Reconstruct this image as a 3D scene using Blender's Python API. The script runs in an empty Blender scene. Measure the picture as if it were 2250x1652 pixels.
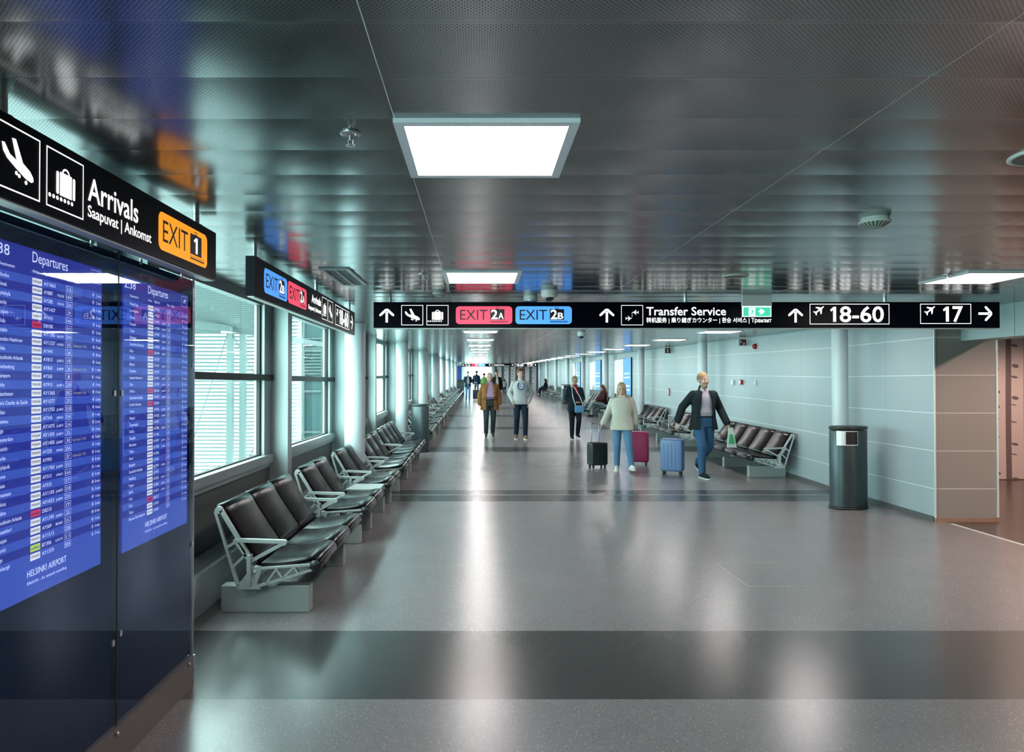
import bpy, bmesh, math, random
from mathutils import Vector, Matrix
random.seed(7)
scene = bpy.context.scene
C = scene.collection
PI = math.pi
# ------------------------------------------------------------------ camera
FPX, VPX, VPY, CH = 1530.0, 1052.0, 843.0, 1.6
cam_d = bpy.data.cameras.new('camera'); cam = bpy.data.objects.new('camera', cam_d); C.objects.link(cam)
cam_d.sensor_width = 36.0; cam_d.lens = FPX/2250*36.0
cam_d.shift_x = (1125-VPX)/2250; cam_d.shift_y = 0.0
PITCH = math.atan((VPY-826)/FPX)
cam.location = (0, 0, CH); cam.rotation_euler = (PI/2+PITCH, 0, 0)
cam_d.clip_start = 0.05; cam_d.clip_end = 400
scene.camera = cam
# ------------------------------------------------------------------ world, exposure
w = bpy.data.worlds.new('sky'); scene.world = w; w.use_nodes = True
nt = w.node_tree; bg = nt.nodes['Background']
tc = nt.nodes.new('ShaderNodeTexCoord'); sx = nt.nodes.new('ShaderNodeSeparateXYZ')
rp = nt.nodes.new('ShaderNodeValToRGB')
nt.links.new(tc.outputs['Generated'], sx.inputs[0]); nt.links.new(sx.outputs['Z'], rp.inputs[0])
rp.color_ramp.elements[0].position = 0.0; rp.color_ramp.elements[0].color = (0.68, 0.89, 0.875, 1)
rp.color_ramp.elements[1].position = 0.5; rp.color_ramp.elements[1].color = (0.84, 0.975, 0.965, 1)
nt.links.new(rp.outputs[0], bg.inputs[0]); bg.inputs[1].default_value = 3.7
scene.view_settings.view_transform = 'Standard'; scene.view_settings.look = 'None'
scene.view_settings.gamma = 1.0; scene.view_settings.use_curve_mapping = False
EXPOSURE = 2.12
scene.view_settings.exposure = EXPOSURE
EK = 2**-EXPOSURE          # emission that displays as its own colour
LAMP_E = 6.0
cy = scene.cycles
cy.use_denoising = True; cy.max_bounces = 7; cy.diffuse_bounces = 4; cy.glossy_bounces = 4
cy.transmission_bounces = 4; cy.transparent_max_bounces = 12
cy.caustics_reflective = False; cy.caustics_refractive = False
cy.sample_clamp_indirect = 3.0; cy.sample_clamp_direct = 5.0; cy.blur_glossy = 0.3
# ------------------------------------------------------------------ geometry of the place
CEIL = 2.45
XL, XR = -2.10, 5.29          # window wall, panelled wall
def z0(y): return 0.0182*max(0.0, y-10.5)        # the floor ramps up gently beyond 10.5 m
SLOPE = math.atan(0.0182)
# ------------------------------------------------------------------ helpers
def lin(c):
    if isinstance(c, str):
        c = c.lstrip('#'); c = [int(c[i:i+2], 16)/255 for i in (0, 2, 4)]
        c = [x/12.92 if x <= 0.04045 else ((x+0.055)/1.055)**2.4 for x in c]
    return (c[0], c[1], c[2], 1.0)
def mat(name, col, rough=0.5, metal=0.0, emit=0.0, spec=0.5, noise=0.0, nscale=30.0, bump=0.0, coat=0.0, ecol=None):
    m = bpy.data.materials.new(name); m.use_nodes = True; t = m.node_tree; b = t.nodes['Principled BSDF']
    c = lin(col); b.inputs['Base Color'].default_value = c; b.inputs['Roughness'].default_value = rough
    b.inputs['Metallic'].default_value = metal; b.inputs['Specular IOR Level'].default_value = spec
    if coat: b.inputs['Coat Weight'].default_value = coat; b.inputs['Coat Roughness'].default_value = 0.02
    if emit: b.inputs['Emission Color'].default_value = lin(ecol) if ecol else c; b.inputs['Emission Strength'].default_value = emit
    if noise or bump:
        tcn = t.nodes.new('ShaderNodeTexCoord'); n = t.nodes.new('ShaderNodeTexNoise'); n.inputs['Scale'].default_value = nscale
        n.inputs['Detail'].default_value = 3
        t.links.new(tcn.outputs['Object'], n.inputs['Vector'])
        if noise:
            mx = t.nodes.new('ShaderNodeMix'); mx.data_type = 'RGBA'; mx.blend_type = 'MIX'
            mx.inputs[6].default_value = tuple(x*(1-noise) for x in c[:3])+(1,)
            mx.inputs[7].default_value = tuple(min(1, x*(1+noise)) for x in c[:3])+(1,)
            t.links.new(n.outputs['Fac'], mx.inputs[0]); t.links.new(mx.outputs[2], b.inputs['Base Color'])
        if bump:
            bp = t.nodes.new('ShaderNodeBump'); bp.inputs['Strength'].default_value = bump; bp.inputs['Distance'].default_value = 0.002
            t.links.new(n.outputs['Fac'], bp.inputs['Height']); t.links.new(bp.outputs[0], b.inputs['Normal'])
    return m
class NT:
    """small node-graph writer"""
    def __init__(s, name):
        s.m = bpy.data.materials.new(name); s.m.use_nodes = True; s.t = s.m.node_tree; s.b = s.t.nodes['Principled BSDF']
    def n(s, typ, **kw):
        nd = s.t.nodes.new(typ)
        for k, v in kw.items(): setattr(nd, k, v)
        return nd
    def l(s, a, b): s.t.links.new(a, b)
    def math(s, op, a, b=None, c=None):
        nd = s.n('ShaderNodeMath', operation=op)
        for i, v in enumerate((a, b, c)):
            if v is None: continue
            if isinstance(v, (int, float)): nd.inputs[i].default_value = v
            else: s.l(v, nd.inputs[i])
        return nd.outputs[0]
    def mix(s, f, a, b):
        nd = s.n('ShaderNodeMix', data_type='RGBA')
        if isinstance(f, (int, float)): nd.inputs[0].default_value = f
        else: s.l(f, nd.inputs[0])
        for i, v in ((6, a), (7, b)):
            if isinstance(v, tuple): nd.inputs[i].default_value = v
            else: s.l(v, nd.inputs[i])
        return nd.outputs[2]
    def xyz(s, which='Object'):
        tcn = s.n('ShaderNodeTexCoord'); sp = s.n('ShaderNodeSeparateXYZ'); s.l(tcn.outputs[which], sp.inputs[0])
        return tcn.outputs[which], sp.outputs[0], sp.outputs[1], sp.outputs[2]
class MB:
    def __init__(s): s.v = []; s.f = []; s.sm = []
    def add(s, vs, fs, smooth=False, M=None):
        o = len(s.v)
        if M is not None: vs = [M @ Vector(p) for p in vs]
        s.v += [tuple(p) for p in vs]; s.f += [tuple(i+o for i in f) for f in fs]; s.sm += [smooth]*len(fs)
        return s
    def box(s, x0, x1, y0, y1, z0_, z1, M=None):
        vs = [(x0,y0,z0_),(x1,y0,z0_),(x1,y1,z0_),(x0,y1,z0_),(x0,y0,z1),(x1,y0,z1),(x1,y1,z1),(x0,y1,z1)]
        return s.add(vs, [(0,3,2,1),(4,5,6,7),(0,1,5,4),(1,2,6,5),(2,3,7,6),(3,0,4,7)], False, M)
    def ybox(s, x0, x1, ya, yb, za, zb, seg=None):
        """box running along y whose bottom and top follow the ramp"""
        ys = [ya]+([10.5] if ya < 10.5 < yb else [])+[yb]
        vs = []
        for y in ys:
            h = z0(y); vs += [(x0,y,h+za),(x1,y,h+za),(x1,y,h+zb),(x0,y,h+zb)]
        fs = [(0,1,2,3)]
        for i in range(len(ys)-1):
            a = i*4; b = a+4
            fs += [(a,b,b+1,a+1),(a+1,b+1,b+2,a+2),(a+2,b+2,b+3,a+3),(a+3,b+3,b,a)]
        a = (len(ys)-1)*4; fs.append((a+3,a+2,a+1,a))
        return s.add(vs, fs)
    def cyl(s, p0, p1, r0, r1=None, n=16, caps=True, smooth=True):
        r1 = r0 if r1 is None else r1; p0 = Vector(p0); p1 = Vector(p1); d = (p1-p0).normalized()
        a = d.orthogonal().normalized(); b = d.cross(a); vs = []
        for p, r in ((p0, r0), (p1, r1)):
            for i in range(n):
                t = 2*PI*i/n; vs.append(p+a*(r*math.cos(t))+b*(r*math.sin(t)))
        s.add(vs, [(i, (i+1) % n, n+(i+1) % n, n+i) for i in range(n)], smooth)
        if caps: s.add(vs, [tuple(range(n))[::-1], tuple(range(n, 2*n))])
        return s
    def lathe(s, prof, n=32, cx=0, cy_=0, cz=0, sx_=1, sy=1, smooth=True, caps=True):
        vs = []
        for r, z in prof:
            for i in range(n):
                t = 2*PI*i/n; vs.append((cx+sx_*r*math.cos(t), cy_+sy*r*math.sin(t), cz+z))
        fs = []
        for k in range(len(prof)-1):
            for i in range(n): fs.append((k*n+i, k*n+(i+1) % n, (k+1)*n+(i+1) % n, (k+1)*n+i))
        s.add(vs, fs, smooth)
        if caps:
            m_ = len(prof)-1; s.add(vs, [tuple(range(n))[::-1], tuple(range(m_*n, m_*n+n))])
        return s
    def prism(s, poly, h0, h1, M=None):
        """polygon in xy extruded in z from h0 to h1"""
        n = len(poly); vs = [(x, y, h0) for x, y in poly]+[(x, y, h1) for x, y in poly]
        fs = [tuple(range(n))[::-1], tuple(range(n, 2*n))]+[(i, (i+1) % n, n+(i+1) % n, n+i) for i in range(n)]
        return s.add(vs, fs, False, M)
    def ell(s, c, r, n=12, M=None):
        vs = []; fs = []; R = n//2
        for j in range(1, R):
            ph = PI*j/R
            for i in range(n):
                t = 2*PI*i/n; vs.append((r[0]*math.sin(ph)*math.cos(t), r[1]*math.sin(ph)*math.sin(t), r[2]*math.cos(ph)))
        top = len(vs); vs += [(0, 0, r[2]), (0, 0, -r[2])]
        for j in range(R-2):
            for i in range(n): fs.append((j*n+i, (j+1)*n+i, (j+1)*n+(i+1) % n, j*n+(i+1) % n))
        for i in range(n): fs += [(top, i, (i+1) % n), (top+1, (R-2)*n+(i+1) % n, (R-2)*n+i)]
        if M is not None: vs = [M @ Vector(p) for p in vs]
        return s.add([Vector(p)+Vector(c) for p in vs], fs, True)
    def tube(s, pts, r, n=8, closed=False):
        pts = [Vector(p) for p in pts]; vs = []; fs = []; N = len(pts)
        for k, p in enumerate(pts):
            d = (pts[min(k+1, N-1)]-pts[max(k-1, 0)]).normalized()
            ref = Vector((0, 0, 1)) if abs(d.z) < 0.9 else Vector((1, 0, 0))
            a = d.cross(ref).normalized(); b = d.cross(a)
            for i in range(n):
                t = 2*PI*i/n; vs.append(p+a*(r*math.cos(t))+b*(r*math.sin(t)))
        for k in range(N-1):
            for i in range(n): fs.append((k*n+i, k*n+(i+1) % n, (k+1)*n+(i+1) % n, (k+1)*n+i))
        fs += [tuple(range(n))[::-1], tuple(range((N-1)*n, N*n))]
        return s.add(vs, fs, True)
    def build(s, name, m, parent=None, loc=None, **props):
        me = bpy.data.meshes.new(name); me.from_pydata(s.v, [], s.f)
        me.polygons.foreach_set('use_smooth', s.sm); me.update()
        bm = bmesh.new(); bm.from_mesh(me)
        if not getattr(s, 'flat', False): bmesh.ops.recalc_face_normals(bm, faces=bm.faces)
        bm.to_mesh(me); bm.free()
        if m: me.materials.append(m)
        o = bpy.data.objects.new(name, me); C.objects.link(o)
        if parent: o.parent = parent
        if loc: o.location = loc
        for k, v in props.items(): o[k] = v
        return o
def rbox(w_, d_, h_, r, seg=3, M=None):
    """rounded box centred on the origin as (verts, faces)"""
    bm = bmesh.new(); bmesh.ops.create_cube(bm, size=1)
    for v in bm.verts: v.co = Vector((v.co.x*w_, v.co.y*d_, v.co.z*h_))
    bmesh.ops.bevel(bm, geom=bm.edges[:], offset=r, segments=seg, affect='EDGES', profile=0.5)
    vs = [v.co.copy() for v in bm.verts]; fs = [tuple(v.index for v in f.verts) for f in bm.faces]; bm.free()
    if M is not None: vs = [M @ v for v in vs]
    return vs, fs
def thing(name, label, cat, loc=(0, 0, 0), rz=0, group=None, rx=0):
    o = bpy.data.objects.new(name, None); C.objects.link(o); o.location = loc; o.rotation_euler = (rx, 0, rz)
    o.empty_display_size = 0.2
    o['label'] = label; o['category'] = cat
    if group: o['group'] = group
    return o
def tag(o, label, cat, group=None):
    o['label'] = label; o['category'] = cat
    if group: o['group'] = group
    return o
def struct(o): o['kind'] = 'structure'; return o
def dup(root, loc=None, rz=None, label=None, rx=None):
    r = root.copy(); C.objects.link(r)
    if loc is not None: r.location = loc
    if rz is not None: r.rotation_euler.z = rz
    if rx is not None: r.rotation_euler.x = rx
    if label: r['label'] = label
    for ch in list(root.children):
        c = ch.copy(); C.objects.link(c); c.parent = r
        for g in ch.children:
            d = g.copy(); C.objects.link(d); d.parent = c
    return r
ORD = ['nearest', 'second', 'third', 'fourth', 'fifth', 'sixth', 'seventh', 'eighth', 'ninth', 'tenth', 'eleventh', 'twelfth', 'thirteenth',
       'fourteenth', 'fifteenth', 'sixteenth', 'seventeenth', 'eighteenth', 'nineteenth', 'twentieth', 'twenty-first', 'twenty-second', 'twenty-third',
       'twenty-fourth', 'twenty-fifth', 'twenty-sixth', 'twenty-seventh', 'twenty-eighth', 'twenty-ninth', 'thirtieth', 'thirty-first', 'thirty-second', 'thirty-third']
# ------------------------------------------------------------------ materials
M_alu = mat('cast_aluminium', (0.62, 0.66, 0.65), 0.35, 0.55, noise=0.06, nscale=40)
M_alu_pale = mat('painted_steel_base', (0.36, 0.40, 0.39), 0.45, 0.1, noise=0.04)
M_frame = mat('window_frame_grey', (0.30, 0.345, 0.35), 0.38, 0.25, noise=0.04, nscale=12)
M_frame_dark = mat('window_transom_dark', (0.006, 0.008, 0.009), 0.45, 0.0, spec=0.15, noise=0.05)
M_fin = mat('pale_painted_steel', (0.42, 0.50, 0.50), 0.4, 0.15, noise=0.03, nscale=10)
M_lowpanel = mat('grey_wall_panel', (0.10, 0.105, 0.105), 0.45, 0.1, noise=0.05, nscale=8)
M_column = mat('column_paint', (0.56, 0.63, 0.66), 0.32, 0.0, noise=0.03, nscale=6, coat=0.15)
M_black = mat('black_gap', (0.004, 0.004, 0.005), 0.6, noise=0.05)
M_vinyl = mat('dark_brown_vinyl', (0.0035, 0.0024, 0.0024), 0.23, 0.0, spec=0.17, noise=0.12, nscale=60, bump=0.05)
M_rubber = mat('black_rubber', (0.012, 0.012, 0.013), 0.4, noise=0.1)
M_signbox = mat('navy_black_sign_box', (0.0010, 0.0016, 0.0055), 0.35, 0.0, spec=0.08, noise=0.05)
M_white_e = mat('lit_white_lettering', (0.9, 0.9, 0.88), 0.5, emit=1.5*EK, ecol=(1.0, 1.0, 0.97), noise=0.01)
M_red_e = mat('lit_red_badge', (0.75, 0.06, 0.12), 0.5, emit=1.0*EK, ecol=(0.88, 0.075, 0.14), noise=0.02)
M_blue_e = mat('lit_blue_badge', (0.06, 0.28, 0.85), 0.5, emit=1.0*EK, ecol=(0.085, 0.33, 0.92), noise=0.02)
M_orange_e = mat('lit_orange_badge', (0.9, 0.32, 0.02), 0.5, emit=1.0*EK, ecol=(1.0, 0.34, 0.015), noise=0.02)
M_ink = mat('badge_ink_navy', (0.006, 0.006, 0.014), 0.4, noise=0.05)
M_white = mat('white_plastic', (0.72, 0.76, 0.72), 0.4, noise=0.02)
M_steel = mat('brushed_steel', (0.55, 0.56, 0.56), 0.28, 0.9, noise=0.06, nscale=50)
M_plinth = mat('brown_grey_steel', (0.24, 0.20, 0.19), 0.35, 0.6, noise=0.06, nscale=20)
M_red = mat('red_gloss_plastic', (0.42, 0.015, 0.02), 0.25, noise=0.04)
M_bin = mat('bin_dark_grey', (0.045, 0.062, 0.068), 0.33, 0.35, noise=0.05, nscale=12)
M_lampglow = mat('lamp_diffuser', (0.9, 0.87, 0.86), 0.5, emit=LAMP_E, ecol=(1.0, 0.905, 0.89), noise=0.01)
# perforated metal ceiling
def ceiling_mat():
    g = NT('perforated_metal_ceiling'); vec, X, Y, Z = g.xyz()
    P = 0.0132
    def dots(ox, oy):
        fx = g.math('SUBTRACT', g.math('FRACT', g.math('DIVIDE', g.math('ADD', X, ox+50), P)), 0.5)
        fy = g.math('SUBTRACT', g.math('FRACT', g.math('DIVIDE', g.math('ADD', Y, oy+50), P)), 0.5)
        d2 = g.math('ADD', g.math('MULTIPLY', fx, fx), g.math('MULTIPLY', fy, fy))
        return g.math('LESS_THAN', d2, 0.019)
    dm = g.math('MAXIMUM', dots(0, 0), dots(P/2, P/2))
    yy = g.math('FRACT', g.math('DIVIDE', g.math('SUBTRACT', g.math('ADD', Y, 30.0), 2.225), 0.3))
    edge = g.math('LESS_THAN', g.math('ABSOLUTE', g.math('SUBTRACT', yy, 0.5)), 0.465)
    dm = g.math('MULTIPLY', dm, edge)
    gap = g.math('LESS_THAN', g.math('ABSOLUTE', g.math('SUBTRACT', yy, 0.5)), 0.4965)
    xx = g.math('FRACT', g.math('DIVIDE', g.math('ADD', X, 30.4+0.27+0.76), 1.52))
    seam = g.math('LESS_THAN', g.math('ABSOLUTE', g.math('SUBTRACT', xx, 0.5)), 0.0007)
    ns = g.n('ShaderNodeTexNoise'); ns.inputs['Scale'].default_value = 1.3; g.l(vec, ns.inputs['Vector'])
    col = g.mix(ns.outputs['Fac'], (0.235, 0.262, 0.270, 1), (0.28, 0.308, 0.318, 1))
    col = g.mix(dm, col, (0.012, 0.015, 0.015, 1))
    col = g.mix(g.math('SUBTRACT', 1.0, gap), col, (0.16, 0.17, 0.17, 1))
    col = g.mix(seam, col, (0.85, 0.95, 0.95, 1))
    g.l(col, g.b.inputs['Base Color']); g.b.inputs['Metallic'].default_value = 0.92
    g.l(g.math('ADD', g.math('MULTIPLY', seam, 0.3), 0.20), g.b.inputs['Roughness'])
    return g.m
M_ceiling = ceiling_mat()
def floor_mat():
    g = NT('speckled_grey_floor'); vec, X, Y, Z = g.xyz()
    # cross bands every 5.95 m
    fr = g.math('FRACT', g.math('DIVIDE', g.math('ADD', Y, 59.5-3.55), 5.95))
    band = g.math('LESS_THAN', fr, 0.98/5.95)
    vor = g.n('ShaderNodeTexVoronoi'); vor.inputs['Scale'].default_value = 75; g.l(vec, vor.inputs['Vector'])
    vc = g.n('ShaderNodeSeparateColor'); g.l(vor.outputs['Color'], vc.inputs[0])
    sp = g.math('MULTIPLY', g.math('LESS_THAN', vor.outputs['Distance'], 0.22), g.math('GREATER_THAN', vc.outputs[0], 0.52))
    dk = g.math('MULTIPLY', g.math('LESS_THAN', vor.outputs['Distance'], 0.24), g.math('LESS_THAN', vc.outputs[0], 0.2))
    ns = g.n('ShaderNodeTexNoise'); ns.inputs['Scale'].default_value = 2.0; ns.inputs['Detail'].default_value = 6; g.l(vec, ns.inputs['Vector'])
    base = g.mix(ns.outputs['Fac'], (0.178, 0.166, 0.170, 1), (0.222, 0.208, 0.212, 1))
    base = g.mix(g.math('MULTIPLY', sp, 0.6), base, (0.62, 0.57, 0.50, 1))
    base = g.mix(g.math('MULTIPLY', dk, 0.7), base, (0.05, 0.05, 0.05, 1))
    dark = g.mix(ns.outputs['Fac'], (0.040, 0.042, 0.042, 1), (0.052, 0.054, 0.054, 1))
    side = g.math('GREATER_THAN', X, 5.42)
    band = g.math('MULTIPLY', band, g.math('SUBTRACT', 1.0, side))
    col = g.mix(band, base, dark)
    col = g.mix(side, col, (0.065, 0.042, 0.036, 1))
    g.l(col, g.b.inputs['Base Color'])
    g.l(g.math('ADD', 0.235, g.math('MULTIPLY', ns.outputs['Fac'], 0.03)), g.b.inputs['Roughness'])
    g.b.inputs['Specular IOR Level'].default_value = 0.85
    n2 = g.n('ShaderNodeTexNoise'); n2.inputs['Scale'].default_value = 260; n2.inputs['Detail'].default_value = 1; g.l(vec, n2.inputs['Vector'])
    bp = g.n('ShaderNodeBump'); bp.inputs['Strength'].default_value = 0.10; bp.inputs['Distance'].default_value = 0.0015
    g.l(n2.outputs['Fac'], bp.inputs['Height']); g.l(bp.outputs[0], g.b.inputs['Normal'])
    return g.m
M_floor = floor_mat()
def panel_wall_mat(name, base, joint, ramp=True, axis='Y', vstep=1.2, voff=0.0, first=0.38, step=0.44):
    """large flat wall panels with thin pale horizontal joints and faint upright joints"""
    g = NT(name); vec, X, Y, Z = g.xyz()
    zz = Z
    if ramp: zz = g.math('SUBTRACT', Z, g.math('MULTIPLY', g.math('MAXIMUM', g.math('SUBTRACT', Y, 10.5), 0.0), 0.0182))
    f = g.math('FRACT', g.math('DIVIDE', g.math('SUBTRACT', g.math('ADD', zz, step*10), first), step))
    hj = g.math('GREATER_THAN', g.math('ABSOLUTE', g.math('SUBTRACT', f, 0.5)), 0.5-0.0035/step)
    A = Y if axis == 'Y' else X
    fv = g.math('FRACT', g.math('DIVIDE', g.math('ADD', A, 60+voff), vstep))
    vj = g.math('GREATER_THAN', g.math('ABSOLUTE', g.math('SUBTRACT', fv, 0.5)), 0.5-0.003/vstep)
    ns = g.n('ShaderNodeTexNoise'); ns.inputs['Scale'].default_value = 0.8; g.l(vec, ns.inputs['Vector'])
    b = tuple(base)
    col = g.mix(ns.outputs['Fac'], tuple(x*0.95 for x in b)+(1,), tuple(x*1.05 for x in b)+(1,))
    col = g.mix(vj, col, tuple(x*0.6 for x in b)+(1,))
    col = g.mix(hj, col, tuple(joint)+(1,))
    g.l(col, g.b.inputs['Base Color']); g.b.inputs['Roughness'].default_value = 0.42
    return g.m
M_wallR = panel_wall_mat('blue_grey_wall_panels', (0.37, 0.435, 0.465), (0.80, 0.86, 0.88), voff=0.55)
M_wallRet = panel_wall_mat('warm_grey_wall_panels', (0.30, 0.27, 0.255), (0.72, 0.66, 0.62), ramp=False, axis='X', vstep=50, voff=20)
M_fascia = mat('fascia_paint', (0.36, 0.46, 0.48), 0.45, noise=0.04, nscale=2)
M_dark_wall = mat('dark_back_wall', (0.05, 0.045, 0.043), 0.6, noise=0.1, nscale=1.5)
# glass for the panes
def glass_mat(name, tint=(0.86, 0.97, 0.96), gl=0.10):
    g = NT(name); t = g.t
    tr = g.n('ShaderNodeBsdfTransparent'); tr.inputs[0].default_value = tint+(1,)
    gs = g.n('ShaderNodeBsdfGlossy'); gs.inputs['Roughness'].default_value = 0.02; gs.inputs[0].default_value = (0.9, 1, 1, 1)
    lw = g.n('ShaderNodeLayerWeight'); lw.inputs[0].default_value = 0.25
    geo = g.n('ShaderNodeNewGeometry'); front = g.math('SUBTRACT', 1.0, geo.outputs['Backfacing'])
    mx = g.n('ShaderNodeMixShader'); g.l(g.math('MULTIPLY', g.math('ADD', g.math('MULTIPLY', lw.outputs['Fresnel'], 0.6), 0.01), front), mx.inputs[0])
    g.l(tr.outputs[0], mx.inputs[1]); g.l(gs.outputs[0], mx.inputs[2])
    g.l(mx.outputs[0], t.nodes['Material Output'].inputs[0])
    return g.m
M_glass = glass_mat('clear_glass')
# ------------------------------------------------------------------ floor, ceiling
Y0, YE = -6.0, 92.0
f = MB(); xs = (XL-0.2, 11.0)
f.add([(xs[0], Y0, 0), (xs[1], Y0, 0), (xs[1], 10.5, 0), (xs[0], 10.5, 0), (xs[1], YE, z0(YE)), (xs[0], YE, z0(YE)),
       (xs[0], Y0, -0.2), (xs[1], Y0, -0.2), (xs[1], 10.5, -0.2), (xs[0], 10.5, -0.2), (xs[1], YE, z0(YE)-0.2), (xs[0], YE, z0(YE)-0.2)],
      [(0, 1, 2, 3), (3, 2, 4, 5), (7, 6, 9, 8), (8, 9, 11, 10), (0, 6, 7, 1), (1, 7, 8, 2), (2, 8, 10, 4), (4, 10, 11, 5), (5, 11, 9, 3), (3, 9, 6, 0)])
struct(f.build('floor', M_floor))
c = MB(); c.flat = True; k0 = int((Y0-2.225)/0.3)-1; k1 = int((YE-2.225)/0.3)+1
vs = []; fs = []; SEG = 6
for k in range(k0, k1):
    ya = 2.225+0.3*k; amp = 0.0024+0.0006*math.sin(k*1.7)+0.0004*math.sin(k*0.63); tilt = 0.0012*math.sin(k*2.9)
    for j in range(SEG+1):
        u = j/SEG; y = ya+0.3*u
        z = CEIL+z0(y)-amp*4*u*(1-u)+tilt*(u-0.5)
        vs += [(XL-0.15, y, z), (5.90, y, z)]
        if j: a = len(vs)-4; fs.append((a, a+2, a+3, a+1))
c.add(vs, fs, True)
# backing above the strips
hz = 0.02
c.add([(XL-0.15, Y0, CEIL+hz), (5.7, Y0, CEIL+hz), (5.7, 10.5, CEIL+hz), (XL-0.15, 10.5, CEIL+hz), (5.7, YE, CEIL+z0(YE)+hz), (XL-0.15, YE, CEIL+z0(YE)+hz)],
      [(0, 3, 2, 1), (3, 5, 4, 2)])
struct(c.build('ceiling', M_ceiling))
# ------------------------------------------------------------------ window wall
def bay_mesh(y0_, y1_, near):
    pass
FIN0 = 7.06
wall = MB(); wall.ybox(XL-0.10, XL-0.02, Y0, YE, 0.0, 0.82)
struct(wall.build('wall_left', M_lowpanel))
j = MB()
nwin = 0
for k in range(-4, 28):
    yf = FIN0+3*k                      # fin at the far end of the bay
    ya, yb = yf-3+0.15, yf
    if ya < Y0: continue
    nwin += 1; h = z0((ya+yb)/2)
    fr = MB()
    xo, xi = XL-0.10, XL+0.0
    fr.ybox(xo, XL+0.035, ya, yb, 0.82, 0.90)              # sill band
    fr.ybox(xo, xi, ya, ya+0.05, 0.90, CEIL)               # near jamb
    fr.ybox(xo, xi, yb-0.24, yb, 0.90, CEIL)               # wide far jamb
    fr.ybox(xo, xi-0.02, ya+0.05, yb-0.24, 2.37, CEIL)     # head
    fr.ybox(XL-0.02, XL+0.012, ya, yb, 0.775, 0.815)       # bead under the sill
    w_ = struct(fr.build('window_%d' % nwin, M_frame))
    t = MB(); t.ybox(xo-0.01, xi+0.02, ya, yb, 1.632, 1.69); t.build('transom', M_frame_dark, w_)
    g = MB(); g.ybox(XL-0.078, XL-0.070, ya+0.05, yb-0.24, 0.90, 2.37); g.build('pane', M_glass, w_)
    s = MB(); s.ybox(XL-0.068, XL-0.035, yb-0.275, yb-0.24, 0.90, 2.37); s.ybox(XL-0.068, XL-0.03, ya+0.05, yb-0.24, 0.90, 0.912); s.build('gasket', M_black, w_)
    fn = MB(); fn.ybox(XL-0.10, XL+0.165, yf, yf+0.15, 0.0, CEIL)
    struct(fn.build('trim_%d' % nwin, M_fin))
    b = MB(); b.ybox(XL+0.12, XL+0.172, yf-0.012, yf, 0.9, CEIL-0.12) if False else None
# convector casing along the window wall
cv = MB(); cv.ybox(XL-0.019, -1.90, Y0+0.1, 60, 0.14, 0.30); cv.ybox(XL-0.019, -1.93, Y0+0.1, 60, 0.0, 0.14)
tag(cv.build('radiator_casing', M_fin), 'long low grey metal radiator casing under the windows behind the benches', 'radiator')
# ------------------------------------------------------------------ right wall, return, fascia, alcove
r = MB(); r.ybox(XR, XR+0.12, 8.105, 62.0, 0.0, CEIL); struct(r.build('wall_right', M_wallR))
r = MB(); r.box(XR+0.004, 6.02, 8.095, 8.22, 0.0, 2.62); r.box(XR+0.6, 6.02, 8.2, 8.9, 0, 2.62); struct(r.build('wall_return', M_wallRet))
r = MB(); r.box(XR-0.004, XR+0.012, 8.082, 8.0945, 0.046, CEIL); r.box(6.008, 6.028, 8.082, 8.0945, 0.05, 2.5)
struct(r.build('trim_101', mat('pale_corner_bead', (0.75, 0.82, 0.80), 0.4, 0.2, noise=0.02)))
r = MB(); r.ybox(XR-0.012, XR, 8.105, 62.0, 0.0, 0.06); struct(r.build('baseboard_right', mat('grey_skirting', (0.11, 0.12, 0.12), 0.35, noise=0.05)))
r = MB(); r.box(XR-0.0, 6.02, 8.08, 8.094, 0.0, 0.045); struct(r.build('baseboard_return', mat('copper_brown_skirting', (0.42, 0.26, 0.19), 0.4, 0.3, noise=0.15, nscale=9)))
r = MB(); r.ybox(XR-0.02, XR+0.002, 8.1, 62.0, 2.385, 2.40); struct(r.build('trim_102', M_fin))
r = MB(); r.box(5.607, 5.90, Y0, 8.094, 2.098, CEIL+0.15); struct(r.build('wall_fascia', M_fascia))
r = MB(); r.box(5.600, 5.607, 7.28, 7.286, 2.10, CEIL); struct(r.build('trim_103', M_fin))
r = MB(); r.box(5.90, 11.2, Y0, 11.6, 2.62, 2.7); struct(r.build('ceiling_alcove', M_dark_wall))
r = MB(); r.box(11.0, 11.2, Y0, 11.7, 0, 2.62); struct(r.build('wall_alcove', M_dark_wall))
r = MB(); r.box(XL-0.2, 11.2, Y0-0.15, Y0, 0, 2.7); struct(r.build('wall_back', M_dark_wall))
r = MB(); r.ybox(5.385, 5.425, -2.0, 7.98, 0.0, 0.003); tag(r.build('floor_strip', mat('pale_floor_strip', (0.55, 0.52, 0.50), 0.4, noise=0.05)), 'pale metal strip dividing the brown floor from the grey floor', 'floor strip')
r = MB(); r.box(-1.9, XR-0.02, 10.02, 10.045, 0.0, 0.003); tag(r.build('expansion_joint', mat('joint_metal', (0.7, 0.7, 0.68), 0.3, 0.7, noise=0.05)), 'thin bright metal joint across the dark floor band by the bin', 'floor joint')
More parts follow.
